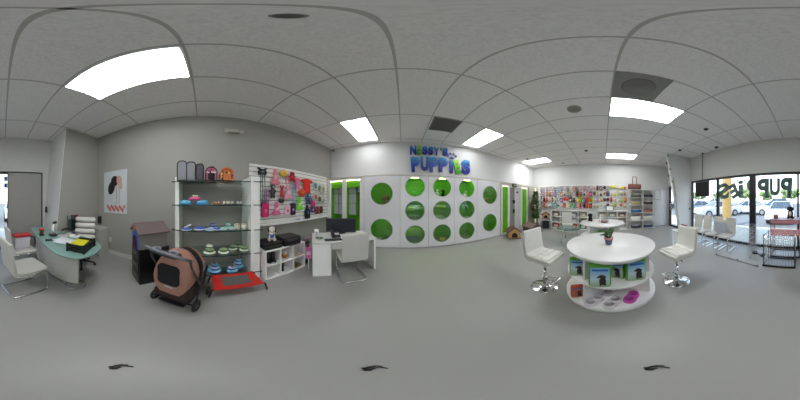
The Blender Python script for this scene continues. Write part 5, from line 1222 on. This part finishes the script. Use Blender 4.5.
# camera tripod feet on the floor
t = thing('tripod', 'black tripod feet on the floor almost directly below the viewpoint', 'tripod', (0, 0, 0))
for px, r in ((121, .372), (375, .355), (657, .36)):
    a = radians((px - 403) * .45); u = Vector((sin(a), cos(a), 0)); v = Vector((u.y, -u.x, 0))
    m = MB().tube([u * r - v * .036 + Vector((0, 0, .008)), u * (r + .016) - v * .01 + Vector((0, 0, .018)), u * (r + .016) + v * .015 + Vector((0, 0, .018)), u * (r + .0) + v * .036 + Vector((0, 0, .01))], [.008, .008, .006, .005], 8)
    m.tube([u * (r + .016) - v * .02 + Vector((0, 0, .012)), u * (r + .032) + v * .004 + Vector((0, 0, .02)), u * (r + .026) + v * .022 + Vector((0, 0, .012))], [.007, .005, .004], 8)
    m.tube([u * (r - .02) - v * .03 + Vector((0, 0, .006)), u * r - v * .0 + Vector((0, 0, .02))], [.008, .006], 8); m.ell(u * (r - .015) - v * .02 + Vector((0, 0, .008)), (.014, .014, .008), 10)
    ob('foot', m, BLACK, t)
# ---------------------------------------------------------------- outside
struct(ob('ground', MB().b2((-40, -60, -.22), (50, -6.3, -.12)), mat('#7c7c7e', .9, bump=.1)))
struct(ob('sidewalk', MB().b2((-20, -6.3, -.15), (30, -3.62, -.02)), mat('#b7b2a8', .85)))
m = MB(); m.lathe([(.27, -.02), (.27, 3.9)], n=32); m.lathe([(.0, 0), (.36, 0), (.36, .35), (.27, .4)], n=32)
struct(ob('pillar', m, mat('#c8a468', .8), loc=(4.08, -6.0, -.02)))
def car(loc, rz, label, c, suv=False, s=1.0):
    t = thing('parked_car', label, 'car', loc, rz, 'parked cars outside')
    H_ = 1.0 if not suv else 1.2
    low = [(-2.25, .35), (-2.2, .75), (-2.0, .88), (-1.3, .93 * H_), (1.0, .93 * H_), (2.0, .80), (2.25, .6), (2.28, .35), (1.9, .25), (-1.9, .25)]
    up_ = [(-1.75 if suv else -1.35, .92 * H_), (-1.45 if suv else -.75, 1.42 * H_), (.25, 1.42 * H_), (.95, .92 * H_)]
    m = MB().prism(low, -.88, .88, 'xz')
    ob('body', m, c, t, bev=.07, seg=3)
    gl = MB(); n = len(up_)
    ra = [(x, -.82 if z < 1 * H_ else -.62, z) for x, z in up_]; rb_ = [(x, .82 if z < 1 * H_ else .62, z) for x, z in up_]
    gl.add(ra + rb_, [(0, 1, 2, 3), (7, 6, 5, 4)] + [(i, (i + 1) % 4, 4 + (i + 1) % 4, 4 + i) for i in range(4)])
    ob('cabin_glass', gl, mat('#3a4650', .08, coat=.6), t)
    ob('roof', MB().box(((up_[1][0] + up_[2][0]) / 2, 0, up_[1][1] + .005), (up_[2][0] - up_[1][0] + .05, 1.26, .04)), c, t, bev=.015)
    pl = MB()
    for sy in (-1, 1):
        for (a, b_) in ((0, 1), (3, 2)): pl.tube([(up_[a][0], sy * .83, up_[a][1]), (up_[b_][0], sy * .63, up_[b_][1])], .035, 6)
        pl.tube([(-.25, sy * .83, up_[0][1]), (-.25, sy * .63, up_[1][1])], .035, 6)
    ob('roof_pillar', pl, c, t)
    for x in (-1.4, 1.4):
        for sy in (-1, 1):
            w_ = ob('wheel', MB().cyl((x, sy * .72, .32), (x, sy * .92, .32), .32, n=24), mat('#1a1a1c', .7), t); ob('hubcap', MB().cyl((x, sy * .921, .32), (x, sy * .93, .32), .2, n=16), mat('#b8b8bc', .3, .7), w_)
    ob('headlight', MB().box((2.2, -.62, .66), (.12, .36, .12)).box((2.2, .62, .66), (.12, .36, .12)), mat('#d8dce0', .1), t, bev=.02)
    ob('taillight', MB().box((-2.2, -.66, .74), (.08, .3, .12)).box((-2.2, .66, .74), (.08, .3, .12)), mat('#a01c18', .2), t, bev=.02)
    return t
CW = mat('#e2e4e8', .25, .1); CS = mat('#a8b0bc', .25, .5); CB = mat('#6f8cb4', .25, .4)
g_ = -.12
car((10.9, -9.9, g_), radians(75), 'silver car parked behind the television end of the window', CS)
car((14.2, -12.0, g_), radians(80), 'light blue car further out beyond the waiting chairs', CB)
car((7.6, -9.6, g_), radians(70), 'white car seen beside the tan pillar', CW)
car((5.2, -12.9, g_), radians(172), 'white car parked sideways behind the window middle mullion', CW)
car((1.6, -9.6, g_), radians(95), 'white car with bluish windscreen behind the pink crate', CW)
car((-1.0, -10.4, g_), radians(90), 'white car seen past the edge of the grey door', CW)
car((18.2, -11.8, g_), radians(85), 'dark grey car parked at the television end of the first row', mat('#4c5058', .25, .3))
car((-3.6, -12.0, g_), radians(85), 'grey car parked outside beyond the grey door', mat('#6c7078', .25, .3))
car((3.8, -17.5, g_), radians(5), 'blue car in the second parking row', CB, True)
car((9.0, -19, g_), radians(0), 'silver car in the second parking row', CS)
car((14.5, -17.5, g_), radians(10), 'white van-like car in the second parking row', CW, True)
car((-3, -17.5, g_), radians(0), 'silver car far out past the grey door', CS)
for k, (x, y, s) in enumerate(((-4, -30, 1), (3, -32, 1.1), (9, -30, .9), (15, -33, 1.2), (22, -30, 1.05), (29, -27, 1.0), (-10, -28, 1.2), (19, -24, .8))):
    t = thing('parking_tree', ['tree beyond the white car at the grey door', 'tree behind the crates', 'low tree behind the window mullion', 'tall tree behind the pillar', 'tree beyond the television', 'tree at the far end of the parking lot', 'tree hidden past the door edge', 'small tree between pillar and television'][k] + ', across the lot', 'tree', (x, y, -.12), k * .7)
    ob('trunk', MB().tube([(0, 0, 0), (.1, 0, 1.2 * s), (0, .1, 2.4 * s)], [.16, .13, .1], 8), M_('#6c5a48'), t)
    m = MB(); rnd = random.Random(k)
    for q in range(26): m.ell((rnd.uniform(-1.5, 1.5) * s, rnd.uniform(-1.3, 1.3) * s, rnd.uniform(2.0, 3.7) * s), (rnd.uniform(.4, .8) * s, rnd.uniform(.4, .8) * s, rnd.uniform(.3, .6) * s), 8)
    ob('crown', m, mat('#7f9462', .9, var=.4, vscale=3), t)
# ---------------------------------------------------------------- world, sun, camera
w = bpy.data.worlds.new('sky'); S.world = w; w.use_nodes = True; nt = w.node_tree; N = nt.nodes; L = nt.links
bgn = N['Background']; tc = N.new('ShaderNodeTexCoord'); sx = N.new('ShaderNodeSeparateXYZ'); L.new(tc.outputs['Generated'], sx.inputs[0])
cr = N.new('ShaderNodeValToRGB'); e = cr.color_ramp; e.elements[0].position = 0; e.elements[0].color = lin('#f6f8fb'); e.elements[1].position = .6; e.elements[1].color = lin('#b4cdf0')
L.new(sx.outputs['Z'], cr.inputs[0]); L.new(cr.outputs[0], bgn.inputs['Color']); bgn.inputs['Strength'].default_value = 2.5
su = bpy.data.lights.new('sun', 'SUN'); su.energy = 3.2; su.angle = .02; su.color = (1, .95, .88)
so = bpy.data.objects.new('sun', su); COL.objects.link(so); so.rotation_euler = Vector((.25, 1.0, 1.5)).to_track_quat('Z', 'Y').to_euler()
cam = bpy.data.cameras.new('camera'); cam.type = 'PANO'; cam.clip_start = .01; cam.clip_end = 500
try: cam.panorama_type = 'EQUIRECTANGULAR'
except Exception: pass
try: cam.cycles.panorama_type = 'EQUIRECTANGULAR'
except Exception: pass
co = bpy.data.objects.new('camera', cam); COL.objects.link(co); co.location = (0, 0, 1.42); co.rotation_euler = (pi / 2, 0, radians(1.35)); S.camera = co
S.view_settings.view_transform = 'Standard'; S.view_settings.look = 'None'; S.view_settings.gamma = 1; S.view_settings.exposure = 0.62
S.cycles.use_denoising = True; S.cycles.max_bounces = 8; S.cycles.diffuse_bounces = 5; S.cycles.transparent_max_bounces = 16
S.cycles.sample_clamp_indirect = 6
PL = {'sled_frame': 'chrome sled frame', 'base': None, 'red_top': 'red top of the bag', 'mesh_panel': 'black mesh strip', 'rear_window': 'black mesh window', 'doorway': 'dark arched doorway', 'door_trim': 'blue doorway trim',
      'yellow_sheet': 'yellow sheet', 'back_roll': 'white padded roll', 'centre_panel': 'dark grey centre panel', 'green_back': 'bright green back panel', 'liner': 'bright green lining', 'dog_picture': 'black dog picture', 'footrest': 'chrome footrest', 'post': None,
      'shelf_edge': 'dark green glass edge', 'foot_disc': 'round metal foot', 'glass_top': 'pale green glass top', 'front_panel': None, 'pink_band': 'pink band', 'tray_rim': 'black tray rim', 'shirt': 'blue shirt', 'pot_band': 'pink pot band', 'dark_figure': 'black-haired figure', 'red_flowers': 'red flowers', 'foliage': 'green leaves'}
for o in list(COL.objects):
    k = o.name.split('.')[0]
    if o.parent is not None and PL.get(k): o['label'] = PL[k]
for l, q in LABELS.items():
    if len(q) > 1: print('DUPLABEL', l, q)
